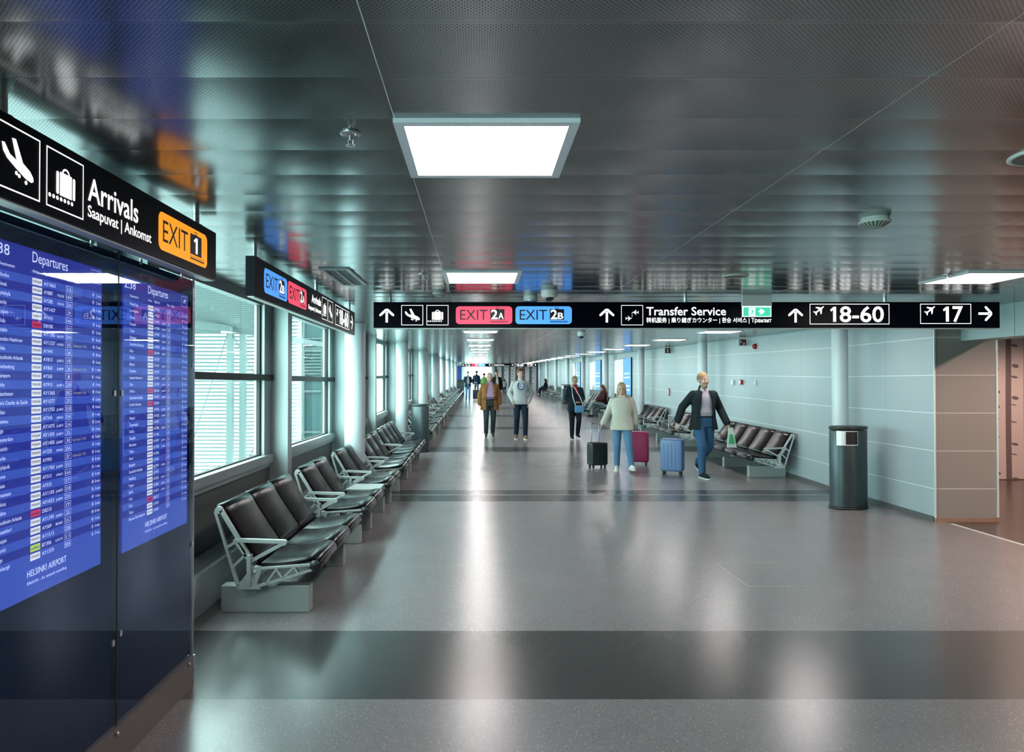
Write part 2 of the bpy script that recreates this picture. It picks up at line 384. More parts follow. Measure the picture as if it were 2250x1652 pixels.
# hatch outline in the floor
r = MB()
def fl(px, py):      # point of the flat floor under a pixel
    d = CH*FPX/(py-VPY); return ((px-VPX)*d/FPX, d)
q = [fl(1642, 1287), fl(1848, 1287), fl(1757, 1235), fl(1574, 1237)]
for a, b in ((0, 1), (1, 2), (2, 3), (3, 0)):
    (x0, y0_), (x1, y1_) = q[a], q[b]; L = math.hypot(x1-x0, y1_-y0_); nx, ny = -(y1_-y0_)/L*0.0022, (x1-x0)/L*0.0022
    r.add([(x0-nx, y0_-ny, 0.0012), (x1-nx, y1_-ny, 0.0012), (x1+nx, y1_+ny, 0.0012), (x0+nx, y0_+ny, 0.0012)], [(0, 1, 2, 3)])
tag(r.build('floor_hatch', mat('hatch_edge', (0.5, 0.46, 0.4), 0.4, 0.3, noise=0.1)), 'thin rectangular outline of a hatch let into the grey floor', 'floor hatch')
# birch mural on the alcove end wall and on the far end wall
def birch_mat(name, scale, bg, trunk, knots=True, shift=0.0):
    g = NT(name); vec, X, Y, Z = g.xyz()
    wv = g.math('MULTIPLY', g.math('SINE', g.math('MULTIPLY', Z, 1.7)), 0.02*scale)
    xw = g.math('ADD', g.math('ADD', X, wv), shift)
    cell = g.math('FLOOR', g.math('DIVIDE', xw, scale)); fr = g.math('FRACT', g.math('DIVIDE', xw, scale))
    wn = g.n('ShaderNodeTexWhiteNoise', noise_dimensions='1D'); g.l(cell, wn.inputs['W'])
    wd = g.math('ADD', g.math('MULTIPLY', wn.outputs['Value'], 0.07), 0.14)
    tr = g.math('LESS_THAN', g.math('ABSOLUTE', g.math('SUBTRACT', fr, 0.42)), wd)
    # leaf-shaped knots set beside each trunk
    zc = g.math('DIVIDE', g.math('ADD', Z, g.math('MULTIPLY', wn.outputs['Value'], 3.0)), 0.27)
    zf = g.math('SUBTRACT', g.math('FRACT', zc), 0.5)
    z2 = g.n('ShaderNodeTexWhiteNoise', noise_dimensions='1D'); g.l(g.math('ADD', g.math('FLOOR', zc), g.math('MULTIPLY', cell, 17.0)), z2.inputs['W'])
    kx = g.math('DIVIDE', g.math('SUBTRACT', fr, g.math('ADD', 0.68, g.math('MULTIPLY', z2.outputs['Value'], 0.12))), 0.19)
    kz = g.math('DIVIDE', g.math('ADD', g.math('ADD', zf, g.math('MULTIPLY', g.math('SUBTRACT', z2.outputs['Value'], 0.5), 0.7)), g.math('MULTIPLY', kx, 0.03)), g.math('ADD', 0.03, g.math('MULTIPLY', z2.outputs['Value'], 0.09)))
    kn = g.math('LESS_THAN', g.math('ADD', g.math('MULTIPLY', kx, kx), g.math('MULTIPLY', kz, kz)), 1.0)
    allm = g.math('MAXIMUM', tr, kn) if knots else tr
    ns = g.n('ShaderNodeTexNoise'); ns.inputs['Scale'].default_value = 1.2; g.l(vec, ns.inputs['Vector'])
    bgc = g.mix(ns.outputs['Fac'], tuple(x*0.9 for x in bg)+(1,), bg+(1,))
    g.l(g.mix(allm, bgc, trunk+(1,)), g.b.inputs['Base Color']); g.b.inputs['Roughness'].default_value = 0.55
    return g.m
M_birch = birch_mat('birch_mural_warm', 0.305, (0.58, 0.47, 0.44), (0.15, 0.105, 0.105), shift=-0.08)
M_birch2 = birch_mat('birch_mural_pale', 0.62, (0.66, 0.58, 0.58), (0.07, 0.08, 0.11))
r = MB(); r.box(6.0, 11.0, 11.5, 11.6, 0.0, 2.62)
o = struct(r.build('wall_mural', M_birch))
r = MB(); r.box(6.0, 11.0, 11.485, 11.5, 0.0, 0.03); struct(r.build('baseboard_mural', mat('brown_skirting', (0.12, 0.07, 0.055), 0.4, noise=0.1)))
hE = z0(62)
r = MB(); r.box(1.25, 5.6, 62.0, 62.15, hE, hE+CEIL+0.1); struct(r.build('wall_end_mural', M_birch2))
r = MB(); r.ybox(1.15, 1.27, 62.0, YE, 0.0, CEIL); struct(r.build('wall_end_side', mat('far_side_wall', (0.7, 0.75, 0.75), 0.5, noise=0.03)))
# far end: glazed front
hF = z0(YE)
fr = MB()
for i in range(6): fr.box(XL+i*0.66-0.03, XL+i*0.66+0.03, YE-0.1, YE, hF, hF+CEIL)
fr.box(XL, 1.2, YE-0.1, YE, hF+1.0, hF+1.06); fr.box(XL, 1.2, YE-0.1, YE, hF, hF+0.1); fr.box(XL, 1.2, YE-0.1, YE, hF+CEIL-0.06, hF+CEIL)
o = struct(fr.build('window_60', M_frame)); g = MB(); g.box(XL, 1.2, YE-0.06, YE-0.05, hF+0.1, hF+CEIL-0.06); g.build('pane', M_glass, o)
# ------------------------------------------------------------------ ceiling lights
M_lampframe = mat('lamp_frame_white', (0.82, 0.82, 0.86), 0.4, noise=0.02)
def lamp(x, y):
    t = thing('ceiling_light', '', 'ceiling light', (x, y, CEIL+z0(y)), 0, 'square ceiling light panels')
    if y > 10.5: t.rotation_euler.x = SLOPE
    fr = MB(); a, b = 0.30, 0.267
    fr.box(-a, a, -a, -b, -0.015, 0.0); fr.box(-a, a, b, a, -0.015, 0.0); fr.box(-a, -b, -b, b, -0.015, 0.0); fr.box(b, a, -b, b, -0.015, 0.0)
    fr.build('frame', M_lampframe, t)
    df = MB(); df.box(-b, b, -b, b, -0.012, -0.002); df.build('diffuser', M_lampglow, t)
    return t
first = None; n = 0
for k in range(0, 30):
    y = 2.217+3*k+0.3
    if first is None: t = first = lamp(0.025, y)
    else: t = dup(first, (0.025, y, CEIL+z0(y)), rx=SLOPE if y > 10.5 else 0)
    if k < 0: t['label'] = 'square white ceiling light over the walkway behind the viewpoint, %s' % ('farther back' if k == -2 else 'nearer one')
    elif k == 0: t['label'] = 'largest square white ceiling light, nearest over the middle of the walkway'
    else: t['label'] = 'square white ceiling light, %s from the front in the row down the walkway' % ORD[k]
    if k >= 1 and k < 20:
        t = dup(first, (3.99, y+0.02, CEIL+z0(y)), rx=SLOPE if y > 10.5 else 0)
        t['label'] = 'square white ceiling light, %s from the front in the row beside the right wall' % ORD[k-1]
# ------------------------------------------------------------------ round columns
def column(x, y, r_, label):
    h = z0(y); m = MB(); m.cyl((x, y, h), (x, y, h+CEIL+0.01), r_, n=40)
    t = thing('round_column', label, 'column', (x, y, h), 0, 'round painted columns')
    m2 = MB(); m2.cyl((0, 0, 0), (0, 0, CEIL), r_, n=40); m2.build('shaft', M_column, t)
    m3 = MB(); m3.lathe([(r_+0.002, CEIL-0.012), (r_+0.012, CEIL-0.01), (r_+0.012, CEIL-0.001), (r_, CEIL)], 40, caps=False); m3.build('collar', M_steel, t)
for k in range(13):
    y = 9.75+5.95*k
    column(-1.735, y, 0.143, 'pale round column by the window wall, %s from the front' % ORD[k])
    if k < 9: column(5.03, y-0.05, 0.104, 'slim pale round column before the right panelled wall, %s from the front' % ORD[k])
# ------------------------------------------------------------------ alcove spots (warm)
for i, (x, y) in enumerate(((7.7, 9.4), (6.79, 5.9), (9.3, 9.4), (8.4, 3.0))):
    t = thing('recessed_downlight', 'warm recessed downlight in the alcove ceiling, %s' % ['before the mural', 'beside the fascia', 'far right before the mural', 'toward the viewpoint'][i], 'downlight', (x, y, 2.62))
    m = MB(); m.lathe([(0.07, -0.006), (0.085, -0.004), (0.085, 0.0)], 24, caps=False); m.build('rim', M_steel, t)
    m = MB(); m.lathe([(0.0, -0.002), (0.07, -0.002)], 24, caps=False); m.build('lens', mat('warm_lens', (1, .8, .65), emit=6.0, ecol=(1, .62, .42), noise=.01) if i == 0 else bpy.data.materials['warm_lens'], t)
    ld = bpy.data.lights.new('alcove_lamp', 'SPOT'); ld.energy = (40, 75, 40, 25)[i]; ld.color = (1.0, 0.72, 0.60); ld.spot_size = 2.9; ld.spot_blend = 0.4; ld.shadow_soft_size = 0.05
    lo = bpy.data.objects.new('alcove_lamp', ld); C.objects.link(lo); lo.parent = t; lo.location = (0, 0, -0.03)
# ------------------------------------------------------------------ outside: louvred wall, canopy, posts
M_louvre = mat('white_louvre', (0.44, 0.46, 0.46), 0.5, noise=0.02)
M_outsteel = mat('grey_green_steel', (0.042, 0.062, 0.062), 0.6, 0.0, noise=0.06, nscale=3)
b = thing('louvred_building', 'white louvred building front standing outside the nearest windows', 'building', (0, 16.0, 0))
m = MB(); m.box(-13, -4.15, 0.12, 0.3, -4, 6); m.build('wall', mat('pale_backing', (0.16, 0.21, 0.21), 0.6, noise=0.03), b)
m = MB()
zz_ = -3.5
while zz_ < 4.2:
    m.add([(-13, 0.0, zz_), (-4.15, 0.0, zz_), (-4.15, 0.10, zz_+0.055), (-13, 0.10, zz_+0.055), (-13, 0.012, zz_-0.006), (-4.15, 0.012, zz_-0.006), (-4.15, 0.11, zz_+0.047), (-13, 0.11, zz_+0.047)],
          [(0, 1, 2, 3), (7, 6, 5, 4), (0, 4, 5, 1), (2, 6, 7, 3), (0, 3, 7, 4), (1, 5, 6, 2)]); zz_ += 0.085
m.build('louvres', M_louvre, b)
b = thing('glazed_building', 'blue-green glazed building seen through the second window', 'building', (0, 24.0, 0))
m = MB(); m.box(-9.5, -4.8, 0.0, 3.0, -4, 7); m.build('wall', mat('teal_glass_wall', (0.022, 0.045, 0.048), 0.3, noise=0.2, nscale=1.0), b)
m = MB()
for i in range(14): m.box(-9.5, -4.8, -0.06, 0.0, 1.7+i*0.11, 1.74+i*0.11)
for i in range(5): m.box(-9.5+i*1.15, -9.44+i*1.15, -0.08, 0.0, -4, 7)
for i in range(4): m.box(-9.5, -4.8, -0.07, 0.0, -1.5+i*1.4, -1.42+i*1.4)
m.build('mullions', M_outsteel, b)
b = thing('outdoor_canopy', 'steel canopy with a slatted roof on posts outside the first window', 'canopy', (0, 0, 0))
def bar(m, p, q_, w_, h_=None):
    p = Vector(p); q_ = Vector(q_); d = (q_-p); L = d.length; d.normalize()
    a = d.cross(Vector((0, 0, 1)));
    if a.length < 0.01: a = Vector((1, 0, 0))
    a.normalize(); c_ = a.cross(d).normalized(); h_ = h_ or w_
    vs = []
    for s_ in (p, q_):
        for i, j_ in ((-1, -1), (1, -1), (1, 1), (-1, 1)): vs.append(s_+a*(i*w_/2)+c_*(j_*h_/2))
    m.add(vs, [(0, 3, 2, 1), (4, 5, 6, 7), (0, 1, 5, 4), (1, 2, 6, 5), (2, 3, 7, 6), (3, 0, 4, 7)])
for x, y, top, w_ in ((-4.30, 12.0, 2.58, 0.10), (-4.42, 13.0, 3.15, 0.105), (-4.45, 20.0, 3.0, 0.16), (-4.9, 31.0, 3.2, 0.2)):
    m = MB(); m.box(x-w_/2, x+w_/2, y, y+w_, -4, top); m.build('post', M_outsteel, b)
m = MB()
bar(m, (-6.5, 13.0, 3.18), (-4.35, 13.0, 3.18), 0.12, 0.1); bar(m, (-4.30, 12.05, 2.55), (-6.8, 10.0, 2.75), 0.07, 0.12)
bar(m, (-4.30, 12.05, 2.55), (-3.35, 15.9, 2.45), 0.07, 0.1); bar(m, (-4.30, 12.05, 2.6), (-3.6, 13.0, 3.2), 0.08, 0.08); bar(m, (-6.2, 10.5, 3.0), (-4.42, 13.0, 3.6), 0.1, 0.1)
m.build('beam', M_outsteel, b)
m = MB()
for i in range(34):
    y = 10.3+i*0.06; zr = 3.42-i*0.026; sl = -0.035
    q0, q1 = zr+sl*(-3), zr+sl*2.6
    m.add([(-9, y, q0), (-3.4, y, q1), (-3.4, y+0.03, q1-0.022), (-9, y+0.03, q0-0.022), (-9, y, q0+.012), (-3.4, y, q1+.012), (-3.4, y+0.03, q1-0.010), (-9, y+0.03, q0-0.010)],
          [(0, 1, 2, 3), (7, 6, 5, 4), (0, 4, 5, 1), (2, 6, 7, 3), (0, 3, 7, 4), (1, 5, 6, 2)])
m.build('roof_slats', mat('canopy_slats', (0.06, 0.08, 0.08), 0.5, noise=0.05), b)
for p, q_ in (((-4.32, 12.0, 2.5), (-5.35, 12.0, -0.7)), ((-4.28, 12.0, 2.5), (-3.55, 12.6, 0.9)), ((-5.3, 12.1, 0.9), (-4.9, 12.1, -0.6)), ((-4.35, 13.2, 0.2), (-3.9, 13.4, 1.2))):
    m = MB(); m.tube([p, q_], 0.008, 6); m.build('cable', M_outsteel, b)
m = MB(); m.box(-60, XL-0.3, -10, 120, -4.2, -4.0); tag(m.build('apron', mat('apron_concrete', (0.25, 0.28, 0.28), 0.7, noise=0.1, nscale=0.3)), 'pale concrete airfield apron outside below the windows', 'ground')['kind'] = 'structure'
# daylight portal in the window wall helps sampling the sky
for ya, yb in ((Y0+0.2, 12.0), (12.0, 40.0), (40.0, 90.0)):
    ld = bpy.data.lights.new('sky_portal', 'AREA'); ld.shape = 'RECTANGLE'; ld.size = 1.6; ld.size_y = yb-ya; ld.cycles.is_portal = True
    lo = bpy.data.objects.new('sky_portal', ld); C.objects.link(lo); lo.location = (XL-0.2, (ya+yb)/2, 1.65+z0((ya+yb)/2)); lo.rotation_euler = (0, -PI/2, 0)
# ------------------------------------------------------------------ lettering and pictograms on flat faces
_tc = {}
def text_mesh(s, bold):
    if (s, bold) in _tc: return _tc[(s, bold)]
    cu = bpy.data.curves.new('t', 'FONT'); cu.body = s; cu.size = 1; cu.offset = bold; cu.resolution_u = 3
    o = bpy.data.objects.new('t', cu); C.objects.link(o); me = o.to_mesh()
    vs = [(v.co.x, v.co.y) for v in me.vertices]; fs = [tuple(p.vertices) for p in me.polygons]
    o.to_mesh_clear(); bpy.data.objects.remove(o); bpy.data.curves.remove(cu)
    _tc[(s, bold)] = (vs, fs); return vs, fs
class Ink:
    """flat ink in the local xz plane, facing -y, lifted h in front of the face"""
    def __init__(s, h=0.0015): s.mb = MB(); s.mb.flat = True; s.h = h
    def poly(s, p): 
        a = sum(p[i][0]*p[(i+1) % len(p)][1]-p[(i+1) % len(p)][0]*p[i][1] for i in range(len(p)))
        if a < 0: p = p[::-1]
        s.mb.add([(x, -s.h, z) for x, z in p], [tuple(range(len(p)))]); return s
    def rect(s, x0, x1, z0_, z1): return s.poly([(x0, z0_), (x1, z0_), (x1, z1), (x0, z1)])
    def outline(s, x0, x1, z0_, z1, t):
        s.rect(x0, x1, z0_, z0_+t); s.rect(x0, x1, z1-t, z1); s.rect(x0, x0+t, z0_+t, z1-t); return s.rect(x1-t, x1, z0_+t, z1-t)
    def rrect(s, x0, x1, z0_, z1, r, n=6):
        p = []
        for cx, cz, a in ((x1-r, z0_+r, -90), (x1-r, z1-r, 0), (x0+r, z1-r, 90), (x0+r, z0_+r, 180)):
            for i in range(n+1): t = math.radians(a+90*i/n); p.append((cx+r*math.cos(t), cz+r*math.sin(t)))
        return s.poly(p)
    def circ(s, x, z, r, n=14): return s.poly([(x+r*math.cos(2*PI*i/n), z+r*math.sin(2*PI*i/n)) for i in range(n)])
    def line(s, a, b, w):
        dx, dz = b[0]-a[0], b[1]-a[1]; L = math.hypot(dx, dz); nx, nz = -dz/L*w/2, dx/L*w/2
        return s.poly([(a[0]-nx, a[1]-nz), (b[0]-nx, b[1]-nz), (b[0]+nx, b[1]+nz), (a[0]+nx, a[1]+nz)])
    def text(s, t, x, z, cap, width=None, bold=0.0, align='l'):
        vs, fs = text_mesh(t, bold)
        if not vs: return s
        xa, xb = min(v[0] for v in vs), max(v[0] for v in vs); k = cap/0.68
        kx = k if width is None else width/(xb-xa); wd = (xb-xa)*kx
        ox = x if align == 'l' else (x-wd if align == 'r' else x-wd/2)
        s.mb.add([(ox+(a-xa)*kx, -s.h, z+b*k) for a, b in vs], fs); return s
    def one(s, x, z, cap, t):
        """figure 1 with a flag; x is the left end of the flag, t the stem width"""
        return s.poly([(x, z+cap*.80), (x+t*.35, z+cap*.68), (x+t*1.0, z+cap*.80), (x+t*1.0, z), (x+t*2.0, z), (x+t*2.0, z+cap), (x+t*1.15, z+cap)])
    def build(s, name, m, parent, **kw): return s.mb.build(name, m, parent, **kw)
def arrow(ink, cx, cz, r, ang=90, w=0.2):
    """stick arrow with a wide open head, radius r, pointing along ang degrees"""
    a = math.radians(ang); ca, sa = math.cos(a), math.sin(a)
    def T(u, v): return (cx+r*(u*ca-v*sa), cz+r*(u*sa+v*ca))
    ink.poly([T(-1, w*0.85), T(-1, -w*0.85), T(.55, -w*0.85), T(.55, w*0.85)])
    for s_ in (1, -1): ink.poly([T(1, 0), T(.72, -.27*s_*0), T(0.02, .74*s_), T(-.10, 1.02*s_), T(.16, 1.10*s_), T(1.0, .20*s_)])
TOPPLANE = [(1, 0), (.93, .075), (.62, .10), (.18, .56), (.02, .56), (.26, .10), (-.22, .085), (-.42, .30), (-.54, .30), (-.44, 0)]
TOPPLANE = TOPPLANE+[(x, -y) for x, y in TOPPLANE[-2:0:-1]]
def topplane(ink, cx, cz, r, ang):
    a = math.radians(ang); ink.poly([(cx+r*(x*math.cos(a)-y*math.sin(a)), cz+r*(x*math.sin(a)+y*math.cos(a))) for x, y in TOPPLANE])
LAND = [(.16, .68), (.22, .69), (.33, .55), (.47, .50), (.37, .81), (.455, .82), (.61, .50), (.77, .42), (.84, .34), (.85, .28), (.80, .25), (.68, .27), (.46, .37), (.27, .47), (.19, .56)]
B = 0.2137
def ic_landing(ink, x, z, b=B):
    ink.outline(x, x+b, z, z+b*.92, b*.022); ink.poly([(x+u*b, z+v*b*.92) for u, v in LAND])
    for u, v in ((.47, .30), (.53, .275), (.68, .215)): ink.circ(x+u*b, z+v*b*.92, b*.03)
def ic_case(ink, x, z, b=B):
    ink.outline(x, x+b, z, z+b*.92, b*.022); h = b*.92
    ink.rrect(x+.25*b, x+.32*b, z+.27*h, z+.66*h, .03*b); ink.rect(x+.345*b, x+.665*b, z+.265*h, z+.67*h); ink.rrect(x+.69*b, x+.76*b, z+.27*h, z+.66*h, .03*b)
    cx = x+.505*b
    for i in range(8):
        t0, t1 = PI*i/8, PI*(i+1)/8; r0, r1 = .105*b, .07*b; q = z+.66*h
        ink.poly([(cx+r0*math.cos(t0), q+r0*.9*math.sin(t0)), (cx+r0*math.cos(t1), q+r0*.9*math.sin(t1)), (cx+r1*math.cos(t1), q+r1*.9*math.sin(t1)), (cx+r1*math.cos(t0), q+r1*.9*math.sin(t0))])
    for i in range(7): ink.circ(x+(.085+.098*i)*b, z+.2*h, b*.033)
def ic_transfer(ink, x, z, b=B):
    ink.outline(x, x+b, z, z+b*.92, b*.022); h = b*.92
    topplane(ink, x+.70*b, z+.64*h, .19*b, 180); topplane(ink, x+.30*b, z+.34*h, .19*b, 0)
    for i in range(4): ink.circ(x+.5*b, z+(.42+.07*i)*h, b*.014)
def badge(t, x, z, m, num, sub, w=0.552, h=0.174):
    bg_ = Ink(0.0015).rrect(x, x+w, z, z+h, 0.035).build('exit_badge', m, t)
    k = Ink(0.0025); k.text('EXIT', x+.075*w, z+.24*h, .56*h, .485*w, 0.0)
    k.rect(x+.61*w, x+.862*w, z+.245*h, z+.835*h); k.outline(x+.705*w, x+.765*w, z+.83*h, z+.935*h, .008*w)
    k.rect(x+.61*w, x+.925*w, z+.10*h, z+.145*h)
    for i in range(15): k.rect(x+(.612+.021*i)*w, x+(.622+.021*i)*w, z+.165*h, z+.20*h)
    k.build('badge_lettering', M_ink, bg_)
    k = Ink(0.0035)
    if sub: k.text(num, x+.625*w, z+.29*h, .50*h, .115*w, 0.02); k.text(sub, x+.752*w, z+.29*h, .34*h, .095*w, 0.015)
    else: k.one(x+.685*w, z+.30*h, .46*h, .042*w)
    k.build('badge_number', M_white_e, bg_)
def sign_body(t, L, H, D, rods, top):
    m = MB(); m.box(0, L, 0, D, 0, H); m.build('housing', M_signbox, t)
    m = MB(); m.box(0.01, L-0.01, 0.01, D-0.01, -0.006, 0.0); m.build('bottom_strip', M_white, t)
    for x in rods:
        m = MB(); m.cyl((x, D/2, H), (x, D/2, top), 0.016, n=14); m.cyl((x, D/2, H), (x, D/2, H+0.006), 0.03, n=14); m.build('hanging_rod', M_steel, t)
S_ = 6.13/1377
def gantry(loc, label):
    t = thing('wayfinding_sign', label, 'sign', loc, 0, 'signs hung across the walkway')
    L, H, D = 6.13, 0.254, 0.10
    sign_body(t, L, H, D, [(x-821)*S_ for x in (856, 1510, 1952)], H+0.052)
    U = lambda px: (px-821)*S_
    V = lambda py: (720-py)*S_
    for px in (850, 1334, 1749): a = Ink(); arrow(a, U(px), V(693), 15*S_); a.build('arrow', M_white_e, t)
    a = Ink(); arrow(a, U(2166), V(688.5), 15*S_, 0); a.build('arrow', M_white_e, t)
    a = Ink(); ic_landing(a, U(882), V(714)); a.build('landing_plane_icon', M_white_e, t)
    a = Ink(); ic_case(a, U(937.5), V(714)); a.build('suitcase_icon', M_white_e, t)
    a = Ink(); ic_transfer(a, U(1365.5), V(714)); a.build('transfer_icon', M_white_e, t)
    badge(t, U(1002), V(711.5), M_red_e, '2', 'A'); badge(t, U(1133), V(711.5), M_blue_e, '2', 'B')
    a = Ink(); a.text('Transfer Service', U(1421), V(692), 17.5*S_, 175*S_, 0.012)
    a.text('转机服务 | 乗り継ぎカウンター | 환승 서비스 | Транзит', U(1421), V(707.5), 8.5*S_, 275*S_, 0.010)
    a.build('lettering', M_white_e, t)
    a = Ink(); a.outline(U(1780), U(1955), V(712), V(667), 1.3*S_); topplane(a, U(1798), V(683), 17*S_, 38); a.one(U(1825), V(706.5), 33*S_, 6.5*S_); a.text('8-60', U(1846), V(706.5), 33*S_, 97*S_, 0.015); a.build('gate_numbers', M_white_e, t)
    a = Ink(); a.outline(U(2023), U(2135), V(711), V(667), 1.3*S_); topplane(a, U(2042), V(683), 17*S_, 38); a.one(U(2073), V(706), 33*S_, 6.5*S_); a.text('7', U(2094), V(706), 33*S_, 23*S_, 0.015); a.build('gate_number', M_white_e, t)
    return t
big = gantry((-1.03, 6.81, 2.146), 'long black illuminated wayfinding sign hanging across the whole walkway with Transfer Service')
far = dup(big, (-1.40, 56.5, 2.146+z0(56.5)), label='distant black wayfinding sign hanging across the far end below the round clock')
# sign along the windows
t = thing('wayfinding_sign', 'black hanging sign along the windows showing EXIT 2B and EXIT 2A', 'sign', (-1.39, 4.32, 2.146), PI/2)
sign_body(t, 3.48, 0.25, 0.06, (0.08, 1.75, 3.3), 0.302)
badge(t, 4.496-4.32, 0.045, M_blue_e, '2', 'B', 0.545, 0.163); badge(t, 5.064-4.32, 0.045, M_red_e, '2', 'A', 0.545, 0.163)
a = Ink(); a.text('Arrivals', 6.12-4.32, 0.135, 0.062, 0.34, 0.03, 'r'); a.text('Saapuvat | Ankomst', 6.13-4.32, 0.068, 0.034, 0.46, 0.025, 'r'); a.build('lettering', M_white_e, t)
a = Ink(); ic_case(a, 6.165-4.32, 0.03, 0.215); a.build('suitcase_icon', M_white_e, t); a = Ink(); ic_landing(a, 6.41-4.32, 0.03, 0.215); a.build('landing_plane_icon', M_white_e, t)
a = Ink(); a.outline(6.73-4.32, 7.46-4.32, 0.028, 0.222, 0.006); topplane(a, 6.82-4.32, 0.15, 0.07, 38); a.one(6.92-4.32, 0.052, 0.145, 0.034); a.text('8-60', 7.01-4.32, 0.052, 0.145, 0.40, 0.03); a.build('gate_numbers', M_white_e, t)
a = Ink(); arrow(a, 7.60-4.32, 0.125, 0.07, 0); a.build('arrow', M_white_e, t)
# Arrivals sign above the flight board
t = thing('wayfinding_sign', 'large black Arrivals sign with orange EXIT 1 badge above the flight board', 'sign', (-1.39, 0.45, 2.146), PI/2)
sign_body(t, 3.225, 0.25, 0.07, (0.3, 1.62, 3.05), 0.302)
o_ = 0.45
a = Ink(); ic_landing(a, 1.985-o_, 0.028, 0.212); a.build('landing_plane_icon', M_white_e, t); a = Ink(); ic_case(a, 2.229-o_, 0.028, 0.210); a.build('suitcase_icon', M_white_e, t)
a = Ink(); a.text('Arrivals', 2.467-o_, 0.108, 0.082, 0.365, 0.012); a.text('Saapuvat | Ankomst', 2.467-o_, 0.050, 0.040, 0.479, 0.012); a.build('lettering', M_white_e, t)
badge(t, 3.012-o_, 0.040, M_orange_e, '1', None, 0.54, 0.168)
a = Ink(); arrow(a, 1.82-o_, 0.125, 0.07, 90); a.build('arrow', M_white_e, t)
# ------------------------------------------------------------------ flight information board
BY = 2.11
M_scr = [mat('screen_deep_blue', (0.02, 0.03, 0.3), 0.5, emit=EK*0.85, ecol=(0.010, 0.018, 0.25), noise=.01), mat('screen_mid_blue', (0.05, 0.1, 0.5), 0.5, emit=EK*0.85, ecol=(0.030, 0.070, 0.42), noise=.01)]
M_scrtext = mat('screen_text_white', (0.7, 0.75, 0.9), 0.5, emit=EK*0.9, ecol=(0.72, 0.78, 0.95), noise=.01)
M_scrtext2 = mat('screen_text_amber', (0.5, 0.45, 0.3), 0.5, emit=EK*0.6, ecol=(0.55, 0.48, 0.32), noise=.01)
M_logo = [mat('screen_logo_white', (0.8, 0.8, 0.8), 0.5, emit=EK*0.85, ecol=(0.8, 0.8, 0.85), noise=.01), mat('screen_logo_red', (0.6, 0.03, 0.12), 0.5, emit=EK*0.8, ecol=(0.6, 0.03, 0.12), noise=.01), mat('screen_logo_lime', (0.5, 0.7, 0.1), 0.5, emit=EK*0.8, ecol=(0.5, 0.72, 0.12), noise=.01)]
M_logoink = mat('screen_logo_ink', (0.02, 0.03, 0.15), 0.5, emit=EK*0.2, ecol=(0.03, 0.04, 0.2), noise=.01)
def pane_mat():
    g = NT('board_front_glass'); t = g.t
    tr = g.n('ShaderNodeBsdfTransparent'); tr.inputs[0].default_value = (0.92, 0.95, 0.98, 1)
    gs = g.n('ShaderNodeBsdfGlossy'); gs.inputs['Roughness'].default_value = 0.0; gs.inputs[0].default_value = (0.62, 0.74, 1, 1)
    fr = g.n('ShaderNodeFresnel'); fr.inputs[0].default_value = 1.75; geo = g.n('ShaderNodeNewGeometry')
    mx = g.n('ShaderNodeMixShader'); g.l(g.math('MULTIPLY', fr.outputs[0], g.math('SUBTRACT', 1.0, geo.outputs['Backfacing'])), mx.inputs[0]); g.l(tr.outputs[0], mx.inputs[1]); g.l(gs.outputs[0], mx.inputs[2])
    g.l(mx.outputs[0], t.nodes['Material Output'].inputs[0]); return g.m
M_pane = pane_mat()
M_navy = mat('navy_back_painted_glass', (0.002, 0.006, 0.034), 0.4, spec=0.05, noise=0.05)
t = thing('flight_information_board', 'tall black glass flight board with two blue Departures screens under the Arrivals sign', 'information board', (-1.523, BY, 0), PI/2)
m = MB(); m.box(-0.01, 1.613, 0.02, 0.10, 0.16, 2.155); m.build('cabinet', M_navy, t)
for x0, x1 in ((0.0, 0.826), (0.834, 1.61)):
    m = MB(); m.box(x0, x1, 0.0, 0.005, 0.166, 2.16); m.build('glass_panel', M_pane, t)
m = MB(); m.box(0.826, 0.834, -0.001, 0.02, 0.166, 2.16); m.build('joint_strip', M_black, t)
m = MB(); m.box(-0.01, 1.60, -0.012, 0.10, 0.0, 0.158); m.box(-0.01, 1.60, -0.016, 0.0, 0.158, 0.163); pl = m.build('plinth', M_plinth, t)
for x in (0.25, 0.81, 1.53):
    m = MB(); m.ell((x, -0.016, 0.14), (0.010, 0.008, 0.010), 12); m.build('bolt', M_steel, pl)
m = MB(); m.cyl((1.622, 0.012, 0.10), (1.622, 0.012, 2.16), 0.012, n=14); m.cyl((1.625, 0.02, 0.08), (1.625, 0.02, 0.15), 0.026, n=16); m.build('edge_post', M_steel, t)
for x, z in ((0.80, 1.56), (0.86, 1.56), (0.80, 0.52), (0.86, 0.54), (1.595, 1.7), (1.595, 0.75), (0.62, 2.150), (1.02, 2.150), (1.45, 2.150)):
    m = MB(); m.box(x-0.009, x+0.009, -0.004, 0.0, z-0.012, z+0.012); m.build('glass_clip', M_steel, t)
